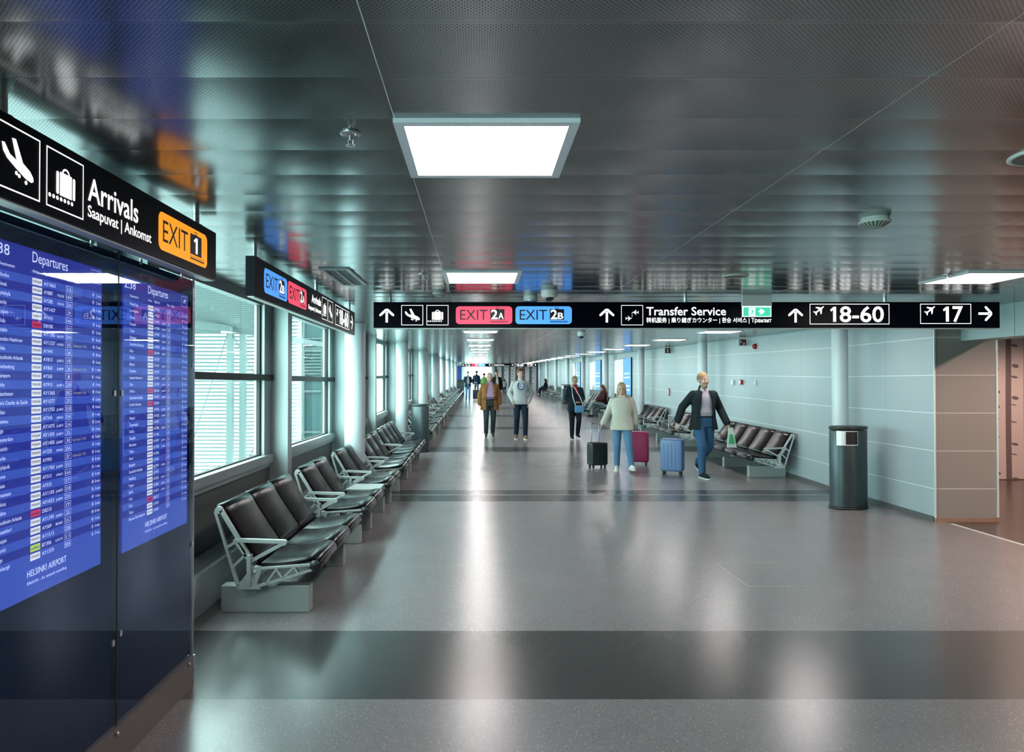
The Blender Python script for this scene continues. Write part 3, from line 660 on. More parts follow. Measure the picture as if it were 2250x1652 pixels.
def screen(x0, label, rows, header, t=t):
    W, Zb, Zt = 0.665, 0.872, 2.064
    s = MB(); s.box(x0, x0+W, 0.0085, 0.018, Zb, Zt); sc_ = s.build('screen', M_scr[0], t, label=label)
    lt = Ink(-0.0078); n = len(rows); zt, zb = 1.9526+0.0148, 1.005-0.0148; p = (zt-zb)/n
    for i in range(0, n+1, 2):
        lt.rect(x0, x0+W, zt-p*(i+1), zt-p*i)
    lt.rect(x0, x0+W, Zb, zb) ; lt.build('row_stripes', M_scr[1], sc_)
    tx = Ink(-0.007); am = Ink(-0.007); lg = [Ink(-0.0072) for _ in range(3)]; li = Ink(-0.0068)
    F = lambda f_: x0+f_*W
    tx.text(header, F(0.012), 2.018, 0.034, 0.098, 0.0); tx.text('Departures', F(.335), 2.018, 0.036, 0.205, 0.0)
    z = 1.982; tx.text('Destination', F(.085), z, .0105, .075, 0); tx.text('Airline', F(.335), z, .0105, .036, 0); tx.text('Flight No', F(.43), z, .0105, .053, 0); tx.text('Gate', F(.63), z, .0105, .028, 0); tx.text('Status', F(.70), z, .0105, .036, 0)
    tx.outline(F(.88), F(.985), 2.0, 2.052, .0012); topplane(tx, F(.93), 2.026, .022, 30)
    for i, (dst, fl_, cs, gate, st, mins, lgk) in enumerate(rows):
        zc = zt-p*(i+.5); zb_ = zc-.0065
        vs_, _ = text_mesh(dst, 0.0); wd = min(.255*W*.98, (max(v[0] for v in vs_))*0.0155*1.0)
        tx.text(dst, F(.085), zb_, .0125, wd, 0.0); tx.text(fl_, F(.43), zb_, .0125, .067 if len(fl_) > 5 else .052, 0.0)
        if cs: tx.text(cs, F(.548), zb_, .0085, .040, 0.0)
        lg[lgk].rect(F(.335), F(.415), zc-.0115, zc+.0115)
        li.text(['FINNAIR', 'norwegian', 'airBaltic'][lgk], F(.375), zc-.0038, .0085, .045, 0.015, 'c')
        tx.outline(F(.628), F(.688), zc-.0112, zc+.0112, .0011); tx.text(gate, F(.658), zb_, .0115, .009*len(gate)+.004, 0.0, 'c')
        if st: am.text(st, F(.705), zb_, .0095, .085, 0.0)
        arrow(tx, F(.905), zc, .0075, 180 if i % 5 in (0, 1) and i < 12 else 0, .13)
        if mins: tx.text(mins+' min', F(.985), zb_, .0115, .034, 0.0, 'r')
    tx.text('HELSINKI AIRPORT', F(.31), .942, .0215, .225, 0.0); tx.text('FINAVIA – for smooth travelling', F(.31), .915, .0105, .225, 0.0)
    tx.build('screen_text', M_scrtext, sc_); am.build('status_text', M_scrtext2, sc_)
    for k_ in range(3):
        if lg[k_].mb.v: lg[k_].build('airline_tiles', M_logo[k_], sc_)
    li.build('airline_names', M_logoink, sc_)
E1, E2, E3 = 'Estimated: 16:35', 'Estimated: 17:05', 'Estimated: 16:30'
R1 = [('Rhodos','AY1863','','13','','2',0),('Umeå','AY887','TF6130','16A','','2',0),('Jyväskylä','AY285','AF4219','23A','','1',0),('Berlin','AY1437','','29','','3',0),('Kajaani','AY415','','14A','','6',0),('Oulu','D8108','','31C','','2',1),
('Dublin','AY1385','BA6039','50A','','8',0),('London Heathrow','AY1337','AA9005','55',E2,'17',0),('Oulu','AY441','','24','','20',0),('Stockholm Arlanda','AY813','JL6813','18','','4',0),('Gothenburg','AY865','JL6829','26',E1,'1',0),
('Tampere','AY265','','8','','4',0),('Oslo','AY915','JL6811','23B','','3',0),('Manchester','AY1365','','50C',E3,'17',0),('Paris Charles de Gaulle','AY1577','','21','','2',0),('Milan','AY1755','JL6851','31E','','8',0),('Joensuu','AY345','AF4624','15A','','1',0),
('Riga','AY1075','JL6871','21A','','2',0),('Amsterdam','AY1305','JL6819','25','','4',0),('Munich','AY1405','JL6827','30',E1,'2',0),('Turku','AY225','AF4654','20A','','2',0),('Reykjavik','AY993','','27',E2,'5',0),('Rome','AY1763','JL6849','31D','','8',0),
('Vaasa','AY315','AF4672','16A','','1',0),('Rovaniemi','AY535','','17','','0',0),('Vilnius','AY1105','JL6873','31B','','8',0),('Tallinn','AY1023','JL6869','23A','','3',0),('Stockholm Arlanda','D8210','','19','','1',1),('Dusseldorf','AY1395','JL6821','22','','3',0),
('Kuopio','AY369','IB360','31C','','8',0),('Zurich','AY1513','','23B','','3',0),('Riga','BT306','LO4174','11','','3',2),('Edinburgh','AY1373','','50A','','17',0)]
D2 = ['Hong Kong','Los Angeles','Vienna','Fukuoka','Tokyo','Budapest','Stockholm Bromma','Nice','Madrid','Billund','Frankfurt','London Heathrow','Oulu','Athens','Stockholm Arlanda','London Gatwick','Vienna','Nagoya','Copenhagen','Osaka','Shanghai','Barcelona','Tallinn','Seoul','Bangkok','Stockholm Arlanda','Hamburg','Prague','Berlin','Oulu','Oulu','Tokyo','Moscow Sheremetyevo']
random.seed(4)
R2 = []
for i, dname in enumerate(D2):
    q_ = 1 if i in (7, 13, 15, 30) else 0
    R2.append((dname, ('D8%03d' if q_ else 'AY%d') % random.randint(61, 999), random.choice(['', 'JL6%d' % random.randint(810, 899)]), str(random.randint(10, 38)), '', str(random.randint(1, 17)), q_))
screen(0.050, 'left blue Departures screen, listing Rhodos first', R1, '2:38'); screen(0.885, 'right blue Departures screen, smaller in view', R2, '2:38')
# ------------------------------------------------------------------ benches
def slab(mb, cl, y0_, y1_, t):
    """padded slab: centre line cl [(x, z)] in the xz plane, thickness t, rounded at both ends along y"""
    N = len(cl); nr = []
    for i in range(N):
        a = cl[max(i-1, 0)]; b = cl[min(i+1, N-1)]; dx, dz = b[0]-a[0], b[1]-a[1]; L = math.hypot(dx, dz); nr.append((-dz/L, dx/L))
    st = [(0.0, .35), (.004, .75), (.014, 1.0), (0.5, 1.0), (-.014, 1.0), (-.004, .75), (0.0, .35)]
    rings = []
    for k, (dy, f_) in enumerate(st):
        y = y0_+dy if k < 3 else ((y0_+y1_)/2 if k == 3 else y1_+dy)
        up = []; dn = []
        for i in range(N):
            e = 0.6 if i in (0, N-1) else 1.0
            up.append((cl[i][0]+nr[i][0]*t/2*f_*e, y, cl[i][1]+nr[i][1]*t/2*f_*e)); dn.append((cl[i][0]-nr[i][0]*t/2*f_*e, y, cl[i][1]-nr[i][1]*t/2*f_*e))
        rings.append(up+dn[::-1])
    M_ = 2*N; vs = [p for r_ in rings for p in r_]; fs = []
    for k in range(len(rings)-1):
        for i in range(M_): fs.append((k*M_+i, k*M_+(i+1) % M_, (k+1)*M_+(i+1) % M_, (k+1)*M_+i))
    mb.add(vs, fs, True)
    for k in (0, len(rings)-1): mb.add(rings[k], [tuple(range(M_))])
SEAT_CL = [(-.05, .348), (0, .343), (.06, .340), (.14, .345), (.22, .357), (.29, .372), (.330, .380), (.362, .376), (.382, .358), (.386, .335), (.376, .316), (.358, .306)]
BACK_CL = [(-.028, .362), (-.060, .40), (-.110, .475), (-.160, .55), (-.212, .628), (-.248, .690), (-.268, .728), (-.288, .748), (-.312, .750), (-.330, .734), (-.334, .712)]
def bench(n, pitch, table=False, group='benches'):
    t = thing('waiting_bench', '', 'bench', (0, 0, 0), 0, group)
    for i in range(n):
        a, b = i*pitch+.006, (i+1)*pitch-.006
        m = MB(); slab(m, SEAT_CL, a, b, .034); m.build('seat', M_vinyl, t)
        m = MB(); slab(m, BACK_CL, a, b, .030); m.build('backrest', M_vinyl, t)
    def bx(m, p, q_, w_, y, th=.026):
        bar(m, (p[0], y, p[1]), (q_[0], y, q_[1]), th, w_)
        for e_ in ((p, q_) if w_ < .05 else ()): m.cyl((e_[0], y-th/2-.0003, e_[1]), (e_[0], y+th/2+.0003, e_[1]), w_/2, n=14)
    for e, y in enumerate((-.016, n*pitch+.016)):
        m = MB()
        for p, q_, w_ in (((-.322, .715), (-.165, .20), .020), ((-.29, .735), (-.072, .375), .026), ((-.245, .47), (-.165, .52), .018), ((-.205, .335), (-.105, .43), .018), ((-.165, .20), (-.085, .30), .02),
                          ((-.085, .42), (-.085, .22), .070), ((-.03, .205), (.345, .318), .018), ((-.06, .322), (.33, .350), .014), ((.03, .225), (.10, .325), .014), ((.14, .26), (.10, .325), .014), ((.14, .26), (.22, .335), .014), ((.25, .295), (.22, .335), .014), ((-.06, .20), (-.02, .31), .03)):
            bx(m, p, q_, w_, y)
        m.add([(-.165, y-.02, .187), (-.005, y-.02, .187), (-.085, y-.02, .30), (-.165, y+.02, .187), (-.005, y+.02, .187), (-.085, y+.02, .30)], [(0, 1, 2), (5, 4, 3), (0, 3, 4, 1), (1, 4, 5, 2), (2, 5, 3, 0)])
        m.cyl((-.30, y-.013, .728), (-.30, y+.013, .728), .026, n=16)
        m.build('side_frame', M_alu, t)
        m = MB()
        bx(m, (-.185, .520), (.145, .510), .024, y, .036); bx(m, (.155, .502), (-.075, .378), .022, y, .026); bx(m, (-.178, .510), (-.088, .385), .028, y, .026)
        m.cyl((.150, y-.018, .503), (.150, y+.018, .503), .019, n=16)
        m.build('armrest', M_alu, t)
        m = MB(); m.ell((.366, y+(-.004 if e == 0 else .004), .342), (.040, .020, .040), 16); m.build('end_cap', M_rubber, t)
    m = MB(); m.box(-.115, -.055, 0, n*pitch, .235, .29); m.box(.20, .225, .02, n*pitch-.02, .30, .322); m.build('beam', M_alu, t)
    ys = [.10, n*pitch-.36] if n < 5 else [.10, n*pitch*.5, n*pitch-.30]
    for y in ys:
        m = MB(); vs, fs = rbox(.62, .10, .187, .006, 2, Matrix.Translation((0, y, .0935))); m.add(vs, fs)
        m.box(-.12, -.05, y-.03, y+.03, .187, .24); m.build('base_block', M_alu_pale, t)
    if table:
        m = MB(); vs, fs = rbox(.42, .46, .022, .008, 2, Matrix.Translation((.13, n*pitch+.29, .362))); m.add(vs, fs); m.build('side_table', M_alu_pale, t)
    return t
proto = {}
GL, GR = 'dark benches along the windows', 'dark benches along the right wall'
def put_bench(side, y, n, label, pitch=.563, table=False):
    """y: near end of the row"""
    key = (n, pitch, table)
    if key in proto: t = dup(proto[key])
    else: t = proto[key] = bench(n, pitch, table)
    t['group'] = GL if side == 'L' else GR; t['label'] = label
    if side == 'L':
        t.location = (-1.495, y, z0(y)+(-.0 if y < 10.5 else 0)); t.rotation_euler = (SLOPE if y > 10 else 0, 0, 0)
    else:
        ye = y+n*pitch; t.location = (4.885, ye, z0(ye)); t.rotation_euler = (-SLOPE, 0, PI)
put_bench('L', 4.84, 3, 'dark three-seat bench by the windows, nearest, beside the flight board')
put_bench('L', 6.93, 2, 'dark two-seat bench with a pale side table at its far end, second along the windows', table=True)
put_bench('L', 8.64, 2, 'dark two-seat bench before the nearest round column, third along the windows')
put_bench('L', 10.28, 3, 'dark three-seat bench just past the nearest round column, fourth along the windows')
put_bench('L', 12.12, 4, 'dark four-seat bench ending at the bin, fifth along the windows')
y = 16.35
for i in range(13):
    put_bench('L', y, 4, 'dark four-seat bench beyond the left bin, %s of the long row along the windows' % (['first'] + ORD[1:])[i]); y += 4*.563+.36
put_bench('R', 11.55, 5, 'dark five-seat bench nearest along the right wall, behind the man in a blazer', .6)
put_bench('R', 16.25, 3, 'dark three-seat bench, second along the right wall, left of the man in a blazer', .6)
put_bench('R', 19.35, 4, 'dark four-seat bench, third along the right wall, right of the blonde woman', .6)
put_bench('R', 26.2, 4, 'dark four-seat bench where the long-haired woman sits, fourth along the right wall', .6)
put_bench('R', 29.3, 4, 'dark four-seat bench beyond the seated long-haired woman, fifth along the right wall', .6)
put_bench('R', 42.0, 4, 'dark four-seat bench just beyond the distant right bin, sixth along the right wall', .6)
put_bench('R', 45.2, 4, 'dark four-seat bench, seventh along the right wall', .6)
put_bench('R', 48.4, 4, 'dark four-seat bench, most distant, where the reclining person sits', .6)
# ------------------------------------------------------------------ bins
M_binlight = mat('bin_opening_plate', (0.75, 0.78, 0.76), 0.35, 0.3, noise=0.03)
def bin_(x, y, rz, label, rx_=.25, ry_=.17):
    t = thing('waste_bin', label, 'waste bin', (x, y, z0(y)), rz, 'oval dark waste bins')
    m = MB(); m.lathe([(1.0, .035), (1.0, .99), (.985, 1.0)], 48, sx_=rx_, sy=ry_); m.build('body', M_bin, t)
    m = MB(); m.lathe([(1.0, 1.012), (1.025, 1.018), (1.025, 1.045), (1.0, 1.052), (.4, 1.056)], 48, sx_=rx_, sy=ry_); m.build('lid', M_rubber, t)
    m = MB(); m.lathe([(.95, .0), (1.05, .004), (1.05, .026), (.95, .03)], 48, sx_=rx_, sy=ry_); m.build('foot_ring', M_rubber, t)
    def patch(a0, a1, za, zb, off, n=8):
        m = MB(); vs = []
        for i in range(n+1):
            a = math.radians(a0+(a1-a0)*i/n); vs += [((rx_+off)*math.cos(a), (ry_+off)*math.sin(a), za), ((rx_+off)*math.cos(a), (ry_+off)*math.sin(a), zb)]
        for i in range(n+1):
            a = math.radians(a0+(a1-a0)*i/n); vs += [((rx_-.01)*math.cos(a), (ry_-.01)*math.sin(a), za), ((rx_-.01)*math.cos(a), (ry_-.01)*math.sin(a), zb)]
        q = 2*(n+1); fs = []
        for i in range(n): fs += [(2*i, 2*i+2, 2*i+3, 2*i+1), (2*i+1, 2*i+3, q+2*i+3, q+2*i+1), (2*i, q+2*i, q+2*i+2, 2*i+2)]
        fs += [(0, 1, q+1, q), (2*n, q+2*n, q+2*n+1, 2*n+1)]
        m.add(vs, fs); return m
    patch(196, 262, .815, 1.0, .003).build('opening_plate', M_binlight, t)
    patch(226, 260, .828, .99, .005).build('slot', M_black, t)
    return t
bin_(4.78, 9.02, math.radians(20), 'dark grey oval waste bin before the right wall by the nearest slim column', .26, .18)
bin_(-1.31, 15.55, math.radians(150), 'dark oval waste bin standing between the benches by the windows', .22, .16)
bin_(4.80, 38.3, math.radians(15), 'distant dark oval waste bin along the right wall behind the woman with red scarf', .26, .18)
t = thing('dark_cabinet', 'small black cabinet at the far left under a blue panel', 'cabinet', (-1.35, 51.6, z0(51.6)))
m = MB(); vs, fs = rbox(.5, .4, 1.15, .02, 2, Matrix.Translation((0, 0, .575))); m.add(vs, fs); m.build('body', M_rubber, t)
m = MB(); m.box(-.2, .2, -.204, -.199, .2, .9); m.build('door', M_bin, t)
t = thing('blue_panel', 'tall blue panel standing by the windows far down on the left', 'panel', (-1.50, 53.0, z0(53.0)))
m = MB(); m.box(-.2, .2, 0, .12, .0, 2.2); m.build('panel', mat('deep_blue_panel', (0.01, 0.04, 0.22), 0.4, noise=0.05), t)
m = MB(); m.box(-.22, .22, -.02, .14, 0, .06); m.build('foot', M_rubber, t)
# ------------------------------------------------------------------ backlit posters on the right wall
M_pw = mat('poster_white', (0.5, 0.52, 0.54), 0.5, emit=EK*0.5, ecol=(0.75, 0.8, 0.84), noise=0.35, nscale=2.2)
M_pb = mat('poster_blue', (0.03, 0.2, 0.6), 0.5, emit=EK*0.8, ecol=(0.045, 0.25, 0.68), noise=0.02)
M_pt = mat('poster_text', (0.6, 0.8, 0.95), 0.5, emit=EK*0.8, ecol=(0.6, 0.82, 0.98), noise=0.02)
M_pg = mat('poster_foliage', (0.10, 0.14, 0.06), 0.6, emit=EK*0.25, ecol=(0.2, 0.26, 0.12), noise=0.3)
for i, (ya, lab) in enumerate(((24.0, 'nearest'), (30.0, 'middle'), (36.0, 'farthest'))):
    h = z0(ya+1.4)
    t = thing('backlit_poster', 'white and blue backlit poster on the right wall, %s of three' % lab, 'poster', (XR-.042, ya+2.9, h), -PI/2, 'backlit posters')
    # local x runs toward the viewer, faces -y (into the walkway)
    m = MB(); m.box(0, 2.9, 0, .04, .62, 2.25); m.build('light_box', M_rubber, t)
    m = MB(); m.box(0.02, 1.62, -.006, 0, .95, 2.23); m.build('white_picture', M_pw, t)
    m = MB(); m.box(1.62, 2.88, -.006, 0, .95, 2.23); bl = m.build('blue_panel', M_pb, t)
    k_ = Ink(.008)
    for zz2 in (1.66, 1.52, 1.22, 1.08):
        random.seed(int(zz2*100)+i); x = 1.78
        while x < 2.7:
            w2 = random.uniform(.05, .12); k_.rect(x, min(x+w2, 2.72), zz2, zz2+.055); x += w2+.03
    k_.build('text_lines', M_pt, bl)
    k_ = Ink(.008); random.seed(i*5+1)
    for q in range(26 if i == 0 else 10):
        x = random.uniform(.75, 1.5); k_.poly([(x-.03, .95), (x+.03, .95), (x+.01, .95+random.uniform(.1, .42))])
    if i == 2:
        k_.poly([(.3, .95), (1.0, .95), (1.3, 1.6), (1.45, 2.23), (.9, 2.23), (1.1, 1.7)])
    k_.build('picture_foliage', M_pg, bl.parent.children[1])
# ------------------------------------------------------------------ ceiling fittings
def sprinkler(px, py, label, deck=0.034):
    d = (CEIL-CH)*FPX/(VPY-py); x = (px-VPX)*d/FPX
    t = thing('sprinkler', label, 'sprinkler', (x, d, CEIL+z0(d)-.001), 0, 'ceiling sprinklers')
    m = MB(); m.lathe([(.034, 0), (.036, -.004), (.030, -.009), (.018, -.006), (.012, -.002)], 28); m.build('escutcheon', M_steel, t)
    m = MB(); m.cyl((0, 0, 0), (0, 0, -.026), .007, n=10); m.cyl((-.009, 0, -.024), (-.006, 0, -.040), .002, n=6); m.cyl((.009, 0, -.024), (.006, 0, -.040), .002, n=6); m.build('pipe', M_steel, t)
    m = MB(); m.lathe([(.004, -.040), (.016, -.042), (.016, -.0445), (.004, -.046)], 16); m.build('deflector', M_steel, t)
sprinkler(769, 289, 'chrome sprinkler head left of the largest ceiling light'); sprinkler(929, 601, 'small chrome sprinkler left of the second ceiling light')
sprinkler(2083, 603, 'chrome sprinkler at the corner of the right-hand ceiling light')
def detector(px, py, r_, label):
    d = (CEIL-CH)*FPX/(VPY-py); x = (px-VPX)*d/FPX
    t = thing('smoke_detector', label, 'smoke detector', (x, d, CEIL+z0(d)-.001), 0, 'smoke detectors')
    m = MB(); m.lathe([(r_*.9, 0), (r_*.92, -.012), (r_, -.016), (r_, -.026)], 36); m.build('base', M_white, t)
    m = MB(); m.lathe([(r_*.95, -.026), (r_*.55, -.046), (r_*.3, -.048)], 36); m.build('chamber', mat('detector_grey', (.42, .48, .42), .5, noise=.03) if 'detector_grey' not in bpy.data.materials else bpy.data.materials['detector_grey'], t)
    m = MB()
    for q in range(20):
        a = 2*PI*q/20; m.add([(r_*.93*math.cos(a-.05), r_*.93*math.sin(a-.05), -.028), (r_*.93*math.cos(a+.05), r_*.93*math.sin(a+.05), -.028), (r_*.5*math.cos(a+.06), r_*.5*math.sin(a+.06), -.049), (r_*.5*math.cos(a-.06), r_*.5*math.sin(a-.06), -.049)], [(0, 1, 2, 3)])
    m.build('vents', M_bin, t)
detector(1924, 478, .074, 'white round smoke detector on the ceiling at upper right'); detector(965, 640, .062, 'white round smoke detector above the left part of the long sign')
def dome(px, py, label, r_=.075):
    d = (CEIL-CH)*FPX/(VPY-py); x = (px-VPX)*d/FPX
    t = thing('security_camera', label, 'security camera', (x, d, CEIL+z0(d)-.001), 0, 'dome cameras')
    m = MB(); m.lathe([(r_, 0), (r_, -.045), (r_*.9, -.062), (r_*.7, -.068)], 36); m.build('housing', M_white, t)
    m = MB(); m.lathe([(r_*.62, -.066), (r_*.55, -.088), (r_*.3, -.103), (.004, -.108)], 30); m.build('dome', mat('smoked_dome', (.01, .012, .015), .05, coat=1.0, noise=.02) if 'smoked_dome' not in bpy.data.materials else bpy.data.materials['smoked_dome'], t)
dome(1207, 637, 'white dome security camera above the blue EXIT badge of the long sign')
dome(858, 700, 'small dome camera below the left end of the long sign', .06)
dome(1278, 733, 'small white dome camera beyond the long sign, in the middle', .07)
d = (CEIL-CH)*FPX/(VPY-650); t = thing('ceiling_cylinder', 'short pale cylinder on the ceiling left of the dome camera', 'ceiling fitting', ((1166-VPX)*d/FPX, d, CEIL-.001))
m = MB(); m.cyl((0, 0, 0), (0, 0, -.042), .068, n=30); m.build('body', M_white, t); m = MB(); m.cyl((0, 0, -.042), (0, 0, -.052), .07, n=30); m.build('rim', M_steel, t)
def speaker(x, d, r_, label):
    t = thing('ceiling_speaker', label, 'ceiling speaker', (x, d, CEIL+z0(d)-.001), 0, 'round ceiling speakers')
    m = MB(); m.lathe([(r_, 0), (r_, -.005), (r_*.9, -.009), (r_*.86, -.007)], 44, caps=False); m.build('rim', M_white, t)
    m = MB(); m.lathe([(r_*.87, -.006), (.004, -.007)], 44); m.build('grille', mat('speaker_mesh', (.16, .18, .17), .5, .5, noise=.1, nscale=200) if 'speaker_mesh' not in bpy.data.materials else bpy.data.materials['speaker_mesh'], t)
speaker(2.11, 2.57, .125, 'round ceiling speaker cut by the right edge'); speaker(2.02, 5.47, .10, 'round ceiling speaker above Transfer Service on the long sign')
# air grille near the windows
d0, d1 = 5.08, 5.92
t = thing('air_grille', 'square metal air grille in the ceiling by the sign along the windows', 'air grille', (-1.0, 5.5, CEIL-.002))
g0 = (CEIL-CH)*FPX
def cpt(px, py): d = g0/(VPY-py); return ((px-VPX)*d/FPX+1.0, d-5.5)
A, Bq, Cq, Dq = cpt(698, 588), cpt(767, 587), cpt(806, 623), cpt(751, 624)
x0, x1, ya, yb = -.16, .30, -.40, .40
x0, x1 = (A[0]+Dq[0])/2, (Bq[0]+Cq[0])/2; ya, yb = (A[1]+Bq[1])/2, (Cq[1]+Dq[1])/2
m = MB(); e = .03
m.box(x0, x1, ya, ya+e, -.012, 0); m.box(x0, x1, yb-e, yb, -.012, 0); m.box(x0, x0+e, ya+e, yb-e, -.012, 0); m.box(x1-e, x1, ya+e, yb-e, -.012, 0); m.box((x0+x1)/2-.006, (x0+x1)/2+.006, ya+e, yb-e, -.012, -.002); m.build('frame', M_frame, t)
m = MB(); m.box(x0+e, x1-e, ya+e, yb-e, -.002, 0); m.build('backing', M_black, t)
m = MB(); q = ya+e+.015
while q < yb-e: m.box(x0+e, x1-e, q, q+.010, -.010, -.003); q += (yb-ya)/14
m.build('slats', M_frame, t)
# green emergency exit sign in front of the long sign
t = thing('emergency_exit_sign', 'green lit running man exit sign hanging in front of the long sign', 'exit sign', (2.515, 6.62, 2.238))
m = MB(); m.box(0, .275, 0, .045, .102, .208); m.build('housing', M_white, t)
m = MB(); m.box(0, .275, .012, .030, 0, .102); fr_ = m.build('plate', mat('exit_plate_edge', (.8, .95, .9), .4, emit=EK*1.0, ecol=(.85, 1, .95), noise=.01), t)
Ink(-.011).rect(.008, .267, .006, .090).build('green_field', mat('exit_green', (.05, .55, .35), .5, emit=EK*.8, ecol=(.07, .72, .46), noise=.01), fr_)
k_ = Ink(-.0095); k_.rect(.06, .12, .008, .085)
k_.poly([(.150, .046), (.150, .056), (.175, .056), (.160, .072), (.185, .072), (.212, .050), (.185, .026), (.160, .026), (.175, .044)]); k_.build('pictogram', M_white_e, fr_)
k_ = Ink(-.0085); k_.circ(.098, .074, .005, 10); k_.poly([(.078, .064), (.098, .066), (.104, .052), (.112, .050), (.108, .046), (.100, .048), (.096, .040), (.106, .028), (.108, .012), (.102, .012), (.098, .026), (.088, .034), (.080, .018), (.064, .016), (.064, .022), (.076, .024), (.084, .046), (.086, .058), (.078, .058)]); k_.build('running_figure', bpy.data.materials['exit_green'], fr_)
# wall fittings on the right wall: local x runs toward the viewer, faces -y into the walkway
def wall_pt(px, py):
    d = (XR)*FPX/(px-VPX); return d, CH+(VPY-py)*d/FPX
M_redsign = mat('fire_sign_red', (0.13, 0.01, 0.012), 0.4, noise=.04); M_signw = mat('fire_sign_white', (.8, .8, .8), .4, noise=.02)
def wsign(px, py, w_, h_, label, kind):
    d, z = wall_pt(px, py)
    t = thing('fire_safety_sign', label, 'safety sign', (XR-.0, d, z), -PI/2, 'fire signs')
    # plate stands out from the wall, facing the viewer
    m = MB(); m.box(-.012, 0.0, -w_, 0, -h_/2, h_/2); m.build('plate', M_signw, t)
    m = MB(); m.box(0.0, .002, -w_+.02, -.012, -h_/2+.01, h_/2-.01); p_ = m.build('red_field', M_redsign, t)
    m = MB()
    if kind == 'x': m.box(.002, .0035, -w_*.6, -w_*.4, -h_*.32, h_*.25); m.box(.002, .0035, -w_*.56, -w_*.44, h_*.25, h_*.34)
    else:
        m.box(.002, .0035, -w_*.38, -w_*.28, -h_*.3, 0); m.box(.002, .0035, -w_*.45, -w_*.25, -h_*.34, -h_*.2)
        for q in range(3): m.box(.002, .0035, -w_*(.82-.1*q), -w_*(.78-.1*q), -h_*.1, h_*(.35-.1*q))
    m.build('pictogram', M_signw, p_)
wsign(1641, 752, .16, .14, 'dark red fire alarm sign plate high on the right wall', 'h'); wsign(1474, 770, .17, .16, 'dark red fire extinguisher sign plate high on the right wall, farther down', 'x')
def wdev(px, py, shape, dims, m_, name, label, cat):
    d, z = wall_pt(px, py); t = thing(name, label, cat, (XR, d, z), -PI/2)
    m = MB()
    if shape == 'dome': m.ell((0, 0, 0), dims, 20); m.build('housing', m_, t); q = MB(); q.cyl((0, -dims[1]*.4, 0), (0, -dims[1]*.2, 0), dims[0]*1.05, n=20); q.build('collar', m_, t)
    else:
        vs, fs = rbox(dims[0], dims[1], dims[2], min(dims)*.2, 2, Matrix.Translation((0, -dims[1]/2, 0))); m.add(vs, fs); m.build('housing', m_, t)
        q = MB(); q.box(-dims[0]*.28, dims[0]*.28, -dims[1]-.004, -dims[1], -dims[2]*.3, dims[2]*.3); q.build('face_plate', M_signw, t)
wdev(1661, 761, 'dome', (.055, .07, .055), M_red, 'alarm_sounder', 'red round alarm sounder high on the right wall', 'alarm sounder')
wdev(1613, 840, 'box', (.09, .05, .10), M_signw, 'wall_switch', 'white switch box on the right wall left of the red call point', 'switch')
wdev(1631, 839.5, 'box', (.09, .05, .10), M_red, 'fire_call_point', 'red fire call point on the right wall between two white boxes', 'call point')
wdev(1662, 841, 'box', (.05, .03, .09), M_signw, 'wall_button', 'small white button plate on the right wall right of the call point', 'button')
wdev(1471, 861, 'box', (.10, .03, .20), mat('pale_red_label', (.5, .12, .1), .5, noise=.04), 'wall_label', 'small red framed plate low on the right wall by the second bench', 'label')
# clock over the far sign
yk = 55.0; t = thing('wall_clock', 'round pale green clock hanging above the distant sign', 'clock', ((1143-VPX)*yk/FPX, yk, CH+(VPY-793.5)*yk/FPX))
m = MB(); m.cyl((0, 0, 0), (0, .08, 0), .235, n=32); m.build('case', M_white, t)
m = MB(); m.cyl((0, -.004, 0), (0, 0, 0), .21, n=32); m.build('dial', mat('clock_dial', (.35, .55, .50), .5, noise=.02), t)
m = MB(); bar(m, (0, -.01, 0), (.03, -.01, .15), .018); m.build('minute_hand', M_black, t); m = MB(); bar(m, (0, -.01, 0), (-.06, -.01, -.12), .022); m.build('hour_hand', M_black, t)
m = MB(); m.cyl((0, .04, .235), (0, .04, CEIL+z0(yk)-t.location.z), .015, n=8); m.build('hanger', M_steel, t)
